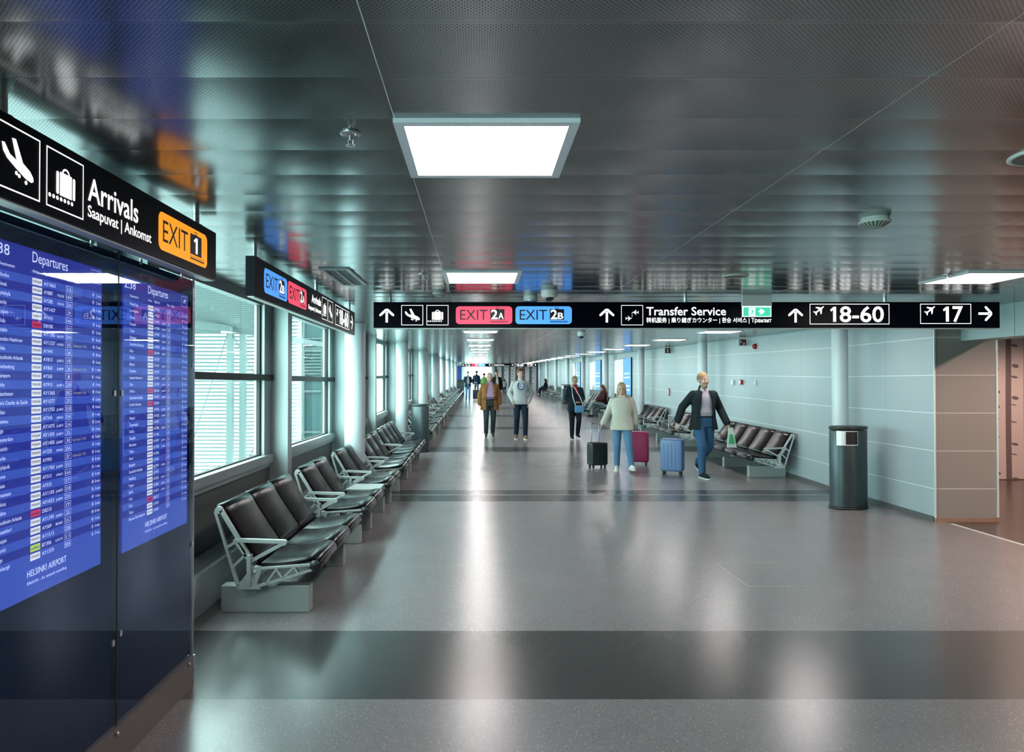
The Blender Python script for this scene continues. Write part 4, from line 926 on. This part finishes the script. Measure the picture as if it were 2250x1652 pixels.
# ------------------------------------------------------------------ people
M_skin = mat('skin', (0.55, 0.33, 0.25), 0.5, noise=0.06, nscale=25)
M_eye = mat('eye_dark', (0.02, 0.015, 0.012), 0.2, noise=0.02); M_lip = mat('lip', (0.40, 0.16, 0.14), 0.45, noise=0.03)
def cloth(name, col, rough=0.85, n=0.12, ns=9): return mat(name, col, rough, spec=0.2, noise=n, nscale=ns, bump=0.12)
class Blob(MB):
    def cap(s, p0, r0, p1, r1, fl=1.0, n=14):
        """tapered limb with rounded ends"""
        s.cyl(p0, p1, r0, r1, n=n); s.ell(p0, (r0*.995, r0*.995, r0*.995), n); s.ell(p1, (r1*.995, r1*.995, r1*.995), n); return s
    def loft(s, rings, n=24):
        vs = []; fs = []
        for (cx, cy_, cz, rx, ry) in rings:
            for i in range(n):
                t = 2*PI*i/n; c_, s_ = math.cos(t), math.sin(t)
                k = (abs(c_)**2.5+abs(s_)**2.5)**(-1/2.5)
                vs.append((cx+rx*k*c_, cy_+ry*k*s_, cz))
        for j in range(len(rings)-1):
            for i in range(n): fs.append((j*n+i, j*n+(i+1) % n, (j+1)*n+(i+1) % n, (j+1)*n+i))
        L = len(rings)-1; fs += [tuple(range(n))[::-1], tuple(range(L*n, L*n+n))]
        s.add(vs, fs, True); return s
    def fuse(s, name, m, parent, vox=.010, sm=3, cut=None, **kw):
        me = bpy.data.meshes.new('tmp'); me.from_pydata(s.v, [], s.f); me.update()
        bm = bmesh.new(); bm.from_mesh(me); bmesh.ops.recalc_face_normals(bm, faces=bm.faces); bm.to_mesh(me); bm.free()
        o = bpy.data.objects.new('tmp', me); C.objects.link(o)
        a = o.modifiers.new('r', 'REMESH'); a.mode = 'VOXEL'; a.voxel_size = vox; a.use_smooth_shade = True
        if sm: b_ = o.modifiers.new('s', 'SMOOTH'); b_.factor = 0.5; b_.iterations = sm
        dg = bpy.context.evaluated_depsgraph_get(); dg.update()
        m2 = bpy.data.meshes.new_from_object(o.evaluated_get(dg)); bpy.data.objects.remove(o); bpy.data.meshes.remove(me)
        if cut:
            bm = bmesh.new(); bm.from_mesh(m2)
            dead = [f_ for f_ in bm.faces if cut(f_.calc_center_median())]
            bmesh.ops.delete(bm, geom=dead, context='FACES'); bm.to_mesh(m2); bm.free()
        m2.polygons.foreach_set('use_smooth', [True]*len(m2.polygons)); m2.name = name
        m2.materials.clear(); m2.materials.append(m)
        r_ = bpy.data.objects.new(name, m2); C.objects.link(r_); r_.parent = parent
        for k, v in kw.items(): r_[k] = v
        return r_
def V3(*a): return Vector(a)
def person(label, x, y, rz, H, J=None, look=None, z=None, group=None):
    """J: joints in metres for a 1.75 m figure facing -y; look: clothing description"""
    K = H/1.75; L = dict(build=1.0, hair='short', hair_m=None, vox=.011); L.update(look or {})
    base = dict(pel=(0, 0, .94), che=(0, -.01, 1.28), nek=(0, .005, 1.47), hed=(0, -.012, 1.615),
                sl=(-.172, .0, 1.378), sr=(.172, .0, 1.378), el=(-.245, .03, 1.12), er=(.245, .03, 1.12), wl=(-.25, -.05, .875), wr=(.25, -.05, .875),
                hl=(-.09, 0, .92), hr=(.09, 0, .92), kl=(-.095, -.03, .50), kr=(.095, -.03, .50), al=(-.095, .02, .085), ar=(.095, .02, .085),
                fl=(-.11, -.15, .03), fr=(.11, -.15, .03), dl=None, dr=None)
    base.update(J or {}); P = {k: (V3(*v)*K if v is not None else None) for k, v in base.items()}
    t = thing('person', label, 'person', (x, y, z0(y) if z is None else z), rz, group)
    bw = L['build']; vx = L['vox']
    up = (P['nek']-P['pel']).normalized(); yaw = Matrix.Rotation(L.get('head_yaw', 0), 3, 'Z'); pitch = Matrix.Rotation(L.get('head_pitch', 0), 3, 'X'); HM = yaw @ pitch
    # ---- body: one continuous surface
    b = Blob()
    def lerp(a, c_, u): return a*(1-u)+c_*u
    def torso(bb, g, low=-.10, high=1.0):
        pel, nek, che = P['pel'], P['nek'], P['che']; bel = L.get('belly', 0)
        rings = []
        for u, rx, ry, fo in ((low, .155, .105, 0), (0.0, .165, .115, 0), (.12, .160, .112, .3), (.28, .145+.02*bel, .105+.05*bel, 1), (.42, .145+.01*bel, .105+.03*bel, .7), (.60, .165, .115, .2), (.74, .165, .110, 0), (.86, .138, .086, 0), (.95, .085, .068, 0), (1.0, .060, .060, 0)):
            if u > high: break
            c_ = lerp(pel, nek, u) if u < .6 else lerp(lerp(pel, nek, .6)*0.5+che*0.5, nek, (u-.6)/.4)
            rings.append((c_.x, c_.y-.035*bel*fo*K, c_.z, (rx*bw+g)*K, (ry*bw+g)*K))
        bb.loft(rings)
    torso(b, -.012)
    hd = P['hed']
    def Hp(px, py, pz): return hd+HM @ (V3(px, py, pz)*K)
    def hell(bb, c_, r_, n=16): bb.ell(Hp(*c_), tuple(q*K for q in r_), n, HM.to_4x4())
    b.cap(P['nek']+V3(0, .01, -.05)*K, .062*K, lerp(P['nek'], hd, .55)+V3(0, .012, 0)*K, .054*K)
    hell(b, (0, .018, .03), (.077, .095, .100)); hell(b, (0, -.018, -.045), (.060, .068, .070)); hell(b, (0, -.06, -.085), (.030, .026, .024))
    hell(b, (0, -.092, -.012), (.012, .016, .026), 10); hell(b, (0, -.093, -.026), (.014, .013, .011), 10)
    for s_ in (-1, 1): hell(b, (s_*.078, .018, -.012), (.011, .022, .032), 10); hell(b, (s_*.040, -.055, -.03), (.026, .026, .024), 10)
    for s_, sh, e_, w_, d_ in ((-1, 'sl', 'el', 'wl', 'dl'), (1, 'sr', 'er', 'wr', 'dr')):
        b.cap(lerp(P['che'], P[sh], .55), .070*K, P[sh], .056*K); b.cap(P['nek']+V3(s_*.03, .01, -.05)*K, .045*K, P[sh]+V3(0, 0, .0)*K, .050*K); b.cap(P[sh], .054*K*bw, P[e_], .040*K); b.cap(P[e_], .040*K, P[w_], .027*K)
        fd = (P[w_]-P[e_]).normalized() if P[d_] is None else P[d_].normalized()
        side = fd.cross(V3(0, -1, 0)); side = side.normalized() if side.length > .1 else V3(1, 0, 0)
        nrm = fd.cross(side).normalized(); w0 = P[w_]; curl = V3(0, -1, 0)*.35+V3(-s_*.25, 0, 0)
        fw = side if abs(side.y) > abs(nrm.y) else nrm           # knuckle line runs front to back
        ff = w0+fd*.085*K
        b.cap(w0, .025*K, w0+fd*.045*K, .028*K)
        for i_ in range(4):
            o_ = fw*((i_-1.5)*.019*K); ln = (.072, .082, .076, .060)[i_]*K
            b.cap(w0+fd*.03*K+o_*.8, .0135*K, ff+o_, .0115*K, n=8)
            k1 = ff+o_+(fd+curl*.5).normalized()*ln*.5; k2 = k1+(fd+curl*1.6).normalized()*ln*.5
            b.cap(ff+o_, .0105*K, k1, .0095*K, n=8); b.cap(k1, .0095*K, k2, .0082*K, n=8)
        th = fw*(1 if fw.y < 0 else -1)
        b.cap(w0+fd*.02*K, .014*K, w0+fd*.055*K+th*.040*K, .0115*K, n=8); b.cap(w0+fd*.055*K+th*.040*K, .0115*K, w0+fd*.085*K+th*.048*K, .0095*K, n=8)
    for h_, k_, a_, f_ in (('hl', 'kl', 'al', 'fl'), ('hr', 'kr', 'ar', 'fr')):
        b.cap(P[h_], .082*K, P[k_], .052*K); b.cap(P[k_], .050*K, lerp(P[k_], P[a_], .35), .052*K); b.cap(lerp(P[k_], P[a_], .35), .052*K, P[a_], .034*K)
        b.cap(P[a_]+V3(0, 0, -.035)*K, .034*K, P[f_]+V3(0, 0, .0)*K, .026*K)
    b.fuse('body', M_skin, t, vox=min(vx, .0095), sm=2)
    e = MB()
    for s_ in (-1, 1): e.ell(Hp(s_*.031, -.074, .006), (.011*K, .008*K, .007*K), 10); 
    e.build('eyes', M_eye, t)
    e = MB(); e.ell(Hp(0, -.083, -.057), (.023*K, .009*K, .006*K), 10); e.build('mouth', M_lip, t)
    # ---- hair
    hm = L['hair_m']; hk = L['hair']
    if hk != 'bald' and hm:
        h = Blob(); hell(h, (0, .028, .042), (.087, .100, .104), 20)
        if hk in ('long', 'bob'):
            lo = -.26 if hk == 'long' else -.12
            hell(h, (0, .065, -.03), (.085, .060, .12), 16); h.cap(Hp(0, .075, -.02), .07*K, Hp(0, .085, lo), .055*K)
            for s_ in (-1, 1): h.cap(Hp(s_*.070, .015, .02), .026*K, Hp(s_*.078, .02, lo*.85), .024*K)
        if hk == 'pony': h.cap(Hp(0, .12, .03), .028*K, Hp(0, .15, -.14), .016*K); hell(h, (0, .06, -.02), (.072, .05, .06), 14)
        inv = HM.transposed()
        def cut(p, lim=(-.055 if hk == 'long' else -.05)):
            q = inv @ (p-hd)/K
            face = q.y < -.035 and q.z < .055 and abs(q.x) < .062
            low = hk in ('short',) and (q.z < -.02 or (q.z < .02 and q.y < .01))
            return face or low
        h.fuse('hair', hm, t, vox=.010, sm=2, cut=cut)
    elif hk == 'bald' and hm:
        h = Blob(); hell(h, (0, .034, -.005), (.083, .088, .055), 20); inv = HM.transposed()
        h.fuse('hair', hm, t, vox=.010, sm=2, cut=lambda p: (inv @ (p-hd)/K).y < 0.0 or (inv @ (p-hd)/K).z > .035)
    # ---- trousers
    tr = L['trousers']; g = .016; q = Blob(); wide = L.get('leg_w', 1.0)
    q.loft([(P['pel'].x, P['pel'].y, P['pel'].z-.10*K, (.162*bw+g)*K, (.112+g)*K), (P['pel'].x, P['pel'].y, P['pel'].z, (.166*bw+g)*K, (.115+g+.02*L.get('belly', 0))*K), (P['pel'].x, P['pel'].y-.01*L.get('belly', 0), P['pel'].z+.075*K, (.155*bw+g)*K, (.108+g+.03*L.get('belly', 0))*K)])
    for h_, k_, a_ in (('hl', 'kl', 'al'), ('hr', 'kr', 'ar')):
        q.cap(P[h_], (.088+g)*K*wide, P[k_], (.056+g)*K*wide); q.cap(P[k_], (.056+g)*K*wide, P[a_]+(P[k_]-P[a_]).normalized()*.015*K, (.042+g)*K*wide)
    q.fuse('trousers', tr, t, vox=vx, sm=3)
    # ---- shoes
    for a_, f_ in (('al', 'fl'), ('ar', 'fr')):
        s_ = Blob(); A_, F_ = P[a_], P[f_]; hl_ = A_+(A_-F_).normalized()*.045*K; hl_.z = A_.z-.048*K
        s_.cap(A_+V3(0, 0, .0), .044*K, A_+V3(0, 0, -.035)*K, .044*K); s_.cap(hl_, .036*K, F_+V3(0, 0, .006)*K, .037*K); s_.cap(A_+V3(0, 0, -.01)*K, .040*K, F_+V3(0, 0, .012)*K, .032*K)
        sh_ = s_.fuse('shoe', L['shoes'], t, vox=.009, sm=2)
        if L.get('sole'):
            dz = -.036*K; d2 = (F_-hl_); so = Blob(); so.cap(hl_+V3(0, 0, dz+.012*K), .034*K, F_+V3(0, 0, dz+.018*K), .036*K)
            m = MB(); n_ = 18; pts = []
            ax = V3(d2.x, d2.y, 0).normalized(); sd = V3(-ax.y, ax.x, 0)
            for i_ in range(n_):
                a2 = 2*PI*i_/n_; cs_, sn_ = math.cos(a2), math.sin(a2)
                cen = F_ if cs_ > 0 else hl_; pts.append(cen+ax*(.045*K*cs_)+sd*(.042*K*sn_))
            zt_ = [p_.z-.036*K for p_ in pts]
            m.add([(p_.x, p_.y, z__) for p_, z__ in zip(pts, zt_)]+[(p_.x, p_.y, z__+.022*K) for p_, z__ in zip(pts, zt_)], [tuple(range(n_))[::-1], tuple(range(n_, 2*n_))]+[(i_, (i_+1) % n_, n_+(i_+1) % n_, n_+i_) for i_ in range(n_)])
            m.build('sole', L['sole'], sh_)
    # ---- upper clothing
    def top(name, m_, g, hem, sleeve=1.0, cut=None, arms=True, flare=0.0, collar=True):
        q = Blob(); torso(q, g, low=-.06, high=.96)
        pz = P['pel'].z; 
        if hem < .92:
            q.loft([(P['pel'].x, P['pel'].y, hem*K, (.168*bw+g+flare)*K, (.118+g+flare)*K), (P['pel'].x, P['pel'].y, pz+.05*K, (.165*bw+g)*K, (.115+g+.02*L.get('belly', 0))*K)])
        if collar: q.cap(P['nek']+V3(0, .01, -.04)*K, (.072+g*.4)*K, P['nek']+V3(0, .012, .015)*K, (.062+g*.5)*K)
        if arms:
            for sh, e_, w_ in (('sl', 'el', 'wl'), ('sr', 'er', 'wr')):
                q.cap(lerp(P['che'], P[sh], .55), (.066+g*.7)*K, P[sh], (.050+g*.6)*K); q.cap(P['nek']+V3((-1 if sh == 'sl' else 1)*.03, .01, -.070)*K, (.045+g*.5)*K, P[sh], (.048+g*.6)*K); q.cap(P[sh], (.050+g*.65)*K*min(bw, 1.08), P[e_], (.043+g*.8)*K)
                q.cap(P[e_], (.043+g*.8)*K, lerp(P[e_], P[w_], .96*sleeve), (.032+g)*K)
        return q.fuse(name, m_, t, vox=vx, sm=3, cut=cut)
    if L.get('shirt'): top('shirt', L['shirt'], .006, .86, arms=False)
    if L.get('jacket'):
        ow = L.get('open', 0); pel, nek = P['pel'], P['nek']
        def cutj(p):
            if not ow: return False
            cxy = lerp(pel, nek, max(0, min(1, (p.z-pel.z)/(nek.z-pel.z))))
            wdt = ow*K*(1.0 if p.z < pel.z+.25*K else max(.55, 1.0-(p.z-pel.z-.25*K)/(.55*K)))
            return p.y < cxy.y-.03*K and abs(p.x-cxy.x) < wdt
        j_ = top('jacket', L['jacket'], L.get('g', .024), L.get('hem', .80), cut=cutj, flare=L.get('flare', .01))
        if ow:       # lapels
            for s_ in (-1, 1):
                m = MB(); c_ = P['che']; f_ = -(.112*bw+.045+.03*L.get('belly', 0)*.3)*K
                pts = [(s_*ow*.62*K, f_+.030*K, nek.z-.03*K), (s_*(ow*.62+.045)*K, f_+.040*K, nek.z-.055*K), (s_*(ow*1.0+.040)*K, f_+.008*K, c_.z-.02*K), (s_*ow*1.0*K, f_-.008*K, c_.z-.16*K)]
                m.add([(p_[0]+c_.x, p_[1], p_[2]) for p_ in pts]+[(p_[0]+c_.x, p_[1]+.008, p_[2]) for p_ in pts], [(0, 1, 2, 3), (7, 6, 5, 4), (0, 4, 5, 1), (1, 5, 6, 2), (2, 6, 7, 3), (3, 7, 4, 0)]); m.build('lapel', L['jacket'], t)
    if L.get('collar_m'):
        for s_ in (-1, 1):
            m = MB(); n_ = P['nek']
            pts = [(s_*.012, -.075, .000), (s_*.062, -.055, .030), (s_*.078, -.070, -.010), (s_*.040, -.100, -.055)]
            m.add([(n_.x+a1*K, n_.y+a2*K, n_.z+a3*K) for a1, a2, a3 in pts]+[(n_.x+a1*K, n_.y+(a2+.012)*K, n_.z+a3*K) for a1, a2, a3 in pts], [(0, 1, 2, 3), (7, 6, 5, 4), (0, 4, 5, 1), (1, 5, 6, 2), (2, 6, 7, 3), (3, 7, 4, 0)]); m.build('shirt_collar', L['collar_m'], t)
    if L.get('scarf'):
        q = Blob(); n_ = P['nek']
        for i_ in range(10):
            a2 = 2*PI*i_/10; a3 = 2*PI*(i_+1)/10
            q.cap(n_+V3(.068*math.cos(a2), .062*math.sin(a2), -.01-.015*math.sin(a2+PI/2*0))*K, .024*K, n_+V3(.068*math.cos(a3), .062*math.sin(a3), -.01)*K, .024*K, n=8)
        q.cap(n_+V3(.01, -.085, -.02)*K, .035*K, n_+V3(.03, -.135, -.17)*K, .042*K); q.fuse('scarf', L['scarf'], t, vox=.010, sm=2)
    if L.get('belt'):
        m = MB(); p_ = P['pel']; be = L.get('belly', 0)
        m.lathe([(1, .060*K), (1.02, .062*K), (1.02, .088*K), (1, .09*K)], 30, p_.x, p_.y-.012*be*K, p_.z, (.155*bw+.024)*K, (.108+.024+.03*be)*K, caps=False); m.build('belt', L['belt'], t)
    t['_P'] = 0; del t['_P']
    return t, P
def suitcase(label, x, y, rz, m_, w_=.38, d_=.24, h_=.55, handle=.42, tilt=0.0, lift=0.0):
    t = thing('suitcase', label, 'suitcase', (x, y, z0(y)+lift), rz, None, rx=tilt)
    m = MB(); vs, fs = rbox(w_, d_, h_, .035, 4, Matrix.Translation((0, 0, h_/2+.055))); m.add(vs, fs, True); m.build('shell', m_, t)
    m = MB()
    for i in range(5): xx = -w_/2+w_*(i+1)/6; m.box(xx-.006, xx+.006, -d_/2-.005, -d_/2, .12, h_-.02)
    m.build('ribs', m_, t)
    for sx_ in (-1, 1):
        for sy in (-1, 1):
            m = MB(); m.cyl((sx_*(w_/2-.05)-.012, sy*(d_/2-.045), .026), (sx_*(w_/2-.05)+.012, sy*(d_/2-.045), .026), .026, n=16); m.box(sx_*(w_/2-.05)-.016, sx_*(w_/2-.05)+.016, sy*(d_/2-.045)-.012, sy*(d_/2-.045)+.012, .03, .06); m.build('wheel', M_rubber, t)
    m = MB(); zt_ = h_+.05
    m.tube([(-.08, d_/2-.04, zt_), (-.08, d_/2-.04, zt_+handle)], .007, 8); m.tube([(.08, d_/2-.04, zt_), (.08, d_/2-.04, zt_+handle)], .007, 8); m.cyl((-.09, d_/2-.04, zt_+handle), (.09, d_/2-.04, zt_+handle), .013, n=10); m.build('telescopic_handle', M_steel, t)
    return t
def at(px, y): return (px-VPX)*y/FPX
hair_dk = cloth('dark_hair', (0.018, 0.012, 0.009), .55); hair_br = cloth('brown_hair', (0.14, 0.065, 0.03), .5); hair_bl = cloth('blonde_hair', (0.50, 0.38, 0.22), .5); hair_gy = cloth('grey_hair', (0.42, 0.40, 0.38), .6)
jean = cloth('mid_blue_denim', (0.045, 0.12, 0.23)); jean_lt = cloth('light_blue_denim', (0.10, 0.22, 0.36)); jean_dk = cloth('dark_navy_denim', (0.012, 0.022, 0.045)); slate = cloth('slate_trousers', (0.035, 0.05, 0.055)); black_c = cloth('black_cloth', (0.010, 0.013, 0.017)); navy_c = cloth('navy_cloth', (0.010, 0.020, 0.032))
leather_b = mat('black_leather', (0.012, 0.012, 0.012), .35, noise=.05); tan_s = cloth('tan_suede', (0.24, 0.12, 0.06)); white_s = cloth('white_canvas', (0.75, 0.77, 0.75)); sole_w = mat('white_rubber_sole', (0.75, 0.77, 0.74), .5, noise=.03)
# man in brown coat
y = 18.9
person('bald man in open tan-brown coat and lilac shirt walking toward the viewer', at(1076, y), y, .05, 1.76,
       dict(kl=(-.10, -.10, .51), al=(-.10, .03, .10), fl=(-.11, -.13, .035), kr=(.095, .0, .50), ar=(.09, .16, .11), fr=(.10, .02, .035), el=(-.27, .05, 1.13), wl=(-.275, -.04, .90), er=(.265, .05, 1.13), wr=(.26, -.03, .89)),
       dict(build=1.14, belly=1.0, hair='bald', hair_m=hair_gy, trousers=slate, shoes=leather_b, jacket=cloth('tan_brown_coat', (0.22, 0.105, 0.035)), open=.105, hem=.73, flare=.035, g=.03, shirt=cloth('lilac_shirt', (0.33, 0.24, 0.38)), collar_m=cloth('lilac_collar', (0.30, 0.22, 0.34)), belt=leather_b, head_yaw=.15))
# man in grey sweatshirt
y = 18.35
pg, PG = person('man in pale grey sweatshirt and dark jeans walking with hands in pockets', at(1144, y), y, 0, 1.86,
       dict(kl=(-.10, -.06, .51), al=(-.105, .10, .11), fl=(-.12, -.05, .035), kr=(.11, -.10, .51), ar=(.11, -.06, .085), fr=(.12, -.24, .035), el=(-.275, .07, 1.13), wl=(-.195, -.07, .93), er=(.275, .07, 1.13), wr=(.195, -.07, .93), dl=(.2, -.1, -1), dr=(-.2, -.1, -1)),
       dict(build=1.08, hair='short', hair_m=hair_br, trousers=jean_dk, shoes=tan_s, sole=sole_w, jacket=cloth('pale_grey_sweatshirt', (0.42, 0.46, 0.46)), hem=.86, g=.018, flare=.0, head_yaw=.25))
k_ = Ink(0); ch = PG['che']; K = 1.86/1.75
for ro, ri, mm, hh in ((.108, .062, white_s, .1565), (.099, .071, cloth('emblem_blue', (0.02, 0.05, 0.30)), .160)):
    k_ = Ink(hh*K); n_ = 18
    for i in range(n_):
        a0, a1 = math.radians(125+290*i/n_), math.radians(125+290*(i+1)/n_)
        k_.poly([(ro*math.cos(a0), 1.315*K+ro*1.12*math.sin(a0)), (ro*math.cos(a1), 1.315*K+ro*1.12*math.sin(a1)), (ri*math.cos(a1), 1.315*K+ri*1.12*math.sin(a1)), (ri*math.cos(a0), 1.315*K+ri*1.12*math.sin(a0))])
    k_.build('chest_emblem', mm, pg)
# woman with red scarf
y = 18.3
person('woman in dark navy jacket and red scarf with shoulder bag, walking mid-hall', at(1263, y), y, .1, 1.66,
       dict(kl=(-.09, -.05, .50), al=(-.08, .02, .085), fl=(-.09, -.14, .035), kr=(.09, -.10, .52), ar=(.10, .10, .14), fr=(.11, -.04, .07), el=(-.23, .03, 1.14), wl=(-.06, -.20, 1.05), er=(.24, .04, 1.13), wr=(.10, -.21, 1.03), dl=(1, -.2, -.2), dr=(-1, -.2, -.2)),
       dict(build=.98, hair='short', hair_m=cloth('short_blond_hair', (0.42, 0.30, 0.17)), trousers=black_c, shoes=navy_c, sole=sole_w, jacket=navy_c, hem=.78, g=.028, flare=.02, scarf=cloth('red_scarf', (0.45, 0.02, 0.025)), head_yaw=-.1))
t = thing('shoulder_bag', 'pale blue shoulder bag on a long strap held by the woman with red scarf', 'bag', (at(1263, y)+.08, y-.27, z0(y)+.80))
m = Blob(); vs, fs = rbox(.24, .09, .19, .03, 3); m.add(vs, fs, True); m.build('pouch', cloth('pale_blue_bag', (0.12, 0.30, 0.52)), t)
m = MB(); m.tube([(-.10, 0, .08), (-.18, -.02, .35), (-.19, .05, .60), (-.10, .18, .665)], .012, 8); m.tube([(.10, 0, .08), (.02, -.03, .3), (-.10, .02, .52), (-.16, .06, .60)], .010, 8); m.build('strap', white_s, t)
# blonde woman in cream jacket
y = 12.55
person('blonde woman in cream jacket and light jeans striding past a dark suitcase', at(1366, y), y, -.25, 1.60,
       dict(kl=(-.09, -.06, .50), al=(-.10, .03, .085), fl=(-.10, -.14, .035), kr=(.14, -.14, .52), ar=(.19, -.15, .12), fr=(.24, -.32, .08), el=(-.26, .02, 1.15), wl=(-.36, -.08, .93), er=(.245, .07, 1.15), wr=(.26, .10, .91), nek=(.0, -.03, 1.465), hed=(.0, -.065, 1.60)),
       dict(build=1.08, hair='long', hair_m=hair_bl, trousers=jean_lt, shoes=white_s, sole=sole_w, jacket=cloth('cream_jacket', (0.56, 0.54, 0.46)), hem=.80, g=.028, flare=.025, head_yaw=.1, leg_w=1.0))
suitcase('small dark green-black wheeled suitcase standing left of the blonde woman', at(1312, 12.9), 12.9, .35, mat('dark_green_black_shell', (0.010, 0.016, 0.016), .45, noise=.06), .34, .22, .42, .35, tilt=.0)
suitcase('tall magenta wheeled suitcase just behind the blonde woman', at(1404, 13.35), 13.35, -.3, mat('magenta_shell', (0.30, 0.015, 0.09), .4, noise=.05), .36, .22, .58, .30)
# man in blazer
y = 11.75
person('man in dark blazer and blue jeans striding forward by the right benches', at(1545, y), y, .05, 1.77,
       dict(kl=(-.09, -.16, .53), al=(-.06, -.10, .085), fl=(-.04, -.29, .035), kr=(.10, .02, .50), ar=(.02, .30, .22), fr=(.03, .18, .10), el=(-.33, .07, 1.17), wl=(-.42, .05, .94), er=(.30, .04, 1.14), wr=(.37, -.08, .91), dl=(-.3, 0, -1), dr=(.15, -.2, -1)),
       dict(build=1.06, belly=.35, hair='short', hair_m=cloth('sandy_hair', (0.30, 0.20, 0.11)), trousers=jean, shoes=cloth('dark_sneaker', (0.02, 0.02, 0.022)), sole=sole_w, jacket=cloth('dark_teal_blazer', (0.016, 0.026, 0.030)), open=.105, hem=.80, flare=.03, g=.03, shirt=cloth('pale_pinkish_shirt', (0.50, 0.46, 0.52)), collar_m=cloth('pale_collar', (0.58, 0.52, 0.56)), belt=leather_b, head_yaw=.35))
suitcase('blue hard-shell suitcase rolling left of the man in a blazer', at(1477, 12.15), 12.15, -.45, mat('blue_shell', (0.13, 0.22, 0.42), .35, noise=.05), .38, .26, .56, .40)
t = thing('paper_bag', 'white and green paper bag in the hand of the man in a blazer', 'bag', (at(1545, y)+.40, y-.17, z0(y)+.52))
m = MB(); m.add([(-.06, -.03, 0), (.09, -.02, 0), (.09, .03, 0), (-.06, .02, 0), (-.035, -.012, .33), (.035, -.012, .33), (.035, .012, .33), (-.035, .012, .33)], [(0, 3, 2, 1), (4, 5, 6, 7), (0, 1, 5, 4), (1, 2, 6, 5), (2, 3, 7, 6), (3, 0, 4, 7)]); m.build('bag_body', mat('paper_white', (.7, .74, .70), .6, noise=.05), t)
m = MB(); m.add([(-.045, -.036, .06), (.06, -.030, .06), (.025, -.018, .22), (-.025, -.018, .22), (-.045, -.033, .06), (.06, -.027, .06), (.025, -.015, .22), (-.025, -.015, .22)], [(0, 1, 2, 3), (7, 6, 5, 4), (0, 4, 5, 1), (1, 5, 6, 2), (2, 6, 7, 3), (3, 7, 4, 0)]); m.build('green_print', mat('green_print', (.05, .42, .16), .6, noise=.05), t)
# seated woman with long hair
y = 27.2
SIT = dict(pel=(0, .08, .50), che=(0, .06, .84), nek=(0, .05, 1.03), hed=(0, .02, 1.17), sl=(-.17, .06, .97), sr=(.17, .06, .97), el=(-.22, -.02, .73), er=(.22, -.02, .73), wl=(-.09, -.25, .66), wr=(.10, -.25, .66),
           hl=(-.09, .05, .50), hr=(.09, .05, .50), kl=(-.08, -.38, .52), kr=(.02, -.38, .60), al=(-.08, -.40, .09), ar=(-.16, -.52, .28), fl=(-.08, -.56, .035), fr=(-.18, -.68, .25), dl=(.4, -.8, 0), dr=(-.4, -.8, 0))
person('seated long-haired woman in dark red jacket and light jeans with legs crossed', 4.80, y, -PI/2+.25, 1.68, SIT,
       dict(hair='long', hair_m=hair_br, trousers=cloth('pale_grey_denim', (0.30, 0.38, 0.40)), shoes=cloth('dark_brown_shoe', (0.05, 0.02, 0.018)), jacket=cloth('dark_wine_jacket', (0.045, 0.014, 0.018)), hem=.48, g=.02, head_pitch=.35, vox=.012), z=z0(y))
# distant people
y = 43.0
person('distant man in dark blazer and light jeans standing by a dark trolley case', at(1028, y), y, .1, 1.78, dict(wl=(-.06, -.24, 1.02), wr=(.10, -.24, 1.02), dl=(1, -.2, 0), dr=(-1, -.2, 0)),
       dict(hair='short', hair_m=hair_dk, trousers=jean_lt, shoes=leather_b, jacket=navy_c, open=.07, hem=.80, shirt=cloth('grey_shirt', (0.4, 0.42, 0.46)), vox=.016))
suitcase('distant dark navy trolley case beside the standing man in a blazer', at(1045, 43.0), 43.2, 0, mat('navy_shell', (0.015, 0.03, 0.05), .45, noise=.05), .36, .24, .58, .45)
y = 50.0
person('distant man in blue top and black jacket seen from behind', at(1047, y), y, PI, 1.82, None, dict(hair='short', hair_m=hair_dk, trousers=cloth('grey_trousers', (0.12, 0.13, 0.13)), shoes=leather_b, jacket=cloth('blue_black_jacket', (0.01, 0.025, 0.06)), hem=.82, vox=.018))
y = 46.0
person('distant person in green jacket behind the man in tan-brown coat', at(1064, y), y, 2.6, 1.66, None, dict(hair='short', hair_m=hair_dk, trousers=jean_dk, shoes=leather_b, jacket=cloth('green_jacket', (0.10, 0.19, 0.06)), hem=.80, vox=.018))
y = 34.0
person('man with dark hair in black jacket and white shirt behind the tan-brown coat', at(1091, y), y, .15, 1.82, None, dict(hair='short', hair_m=hair_dk, trousers=black_c, shoes=leather_b, jacket=black_c, open=.08, shirt=white_s, hem=.80, vox=.014))
y = 53.5
person('distant child in grey top and navy trousers, smallest figure in the hall', at(1109, y), y, PI-.3, 1.18, None, dict(hair='bob', hair_m=hair_dk, trousers=jean_dk, shoes=navy_c, jacket=cloth('grey_green_top', (0.22, 0.26, 0.25)), hem=.85, vox=.014))
y = 49.5
person('distant dark-haired person in black reclining on the farthest right bench', 4.70, y, -PI/2-.35, 1.68, SIT, dict(hair='bob', hair_m=hair_dk, trousers=black_c, shoes=leather_b, jacket=black_c, hem=.48, vox=.018, head_pitch=.2), z=z0(y))
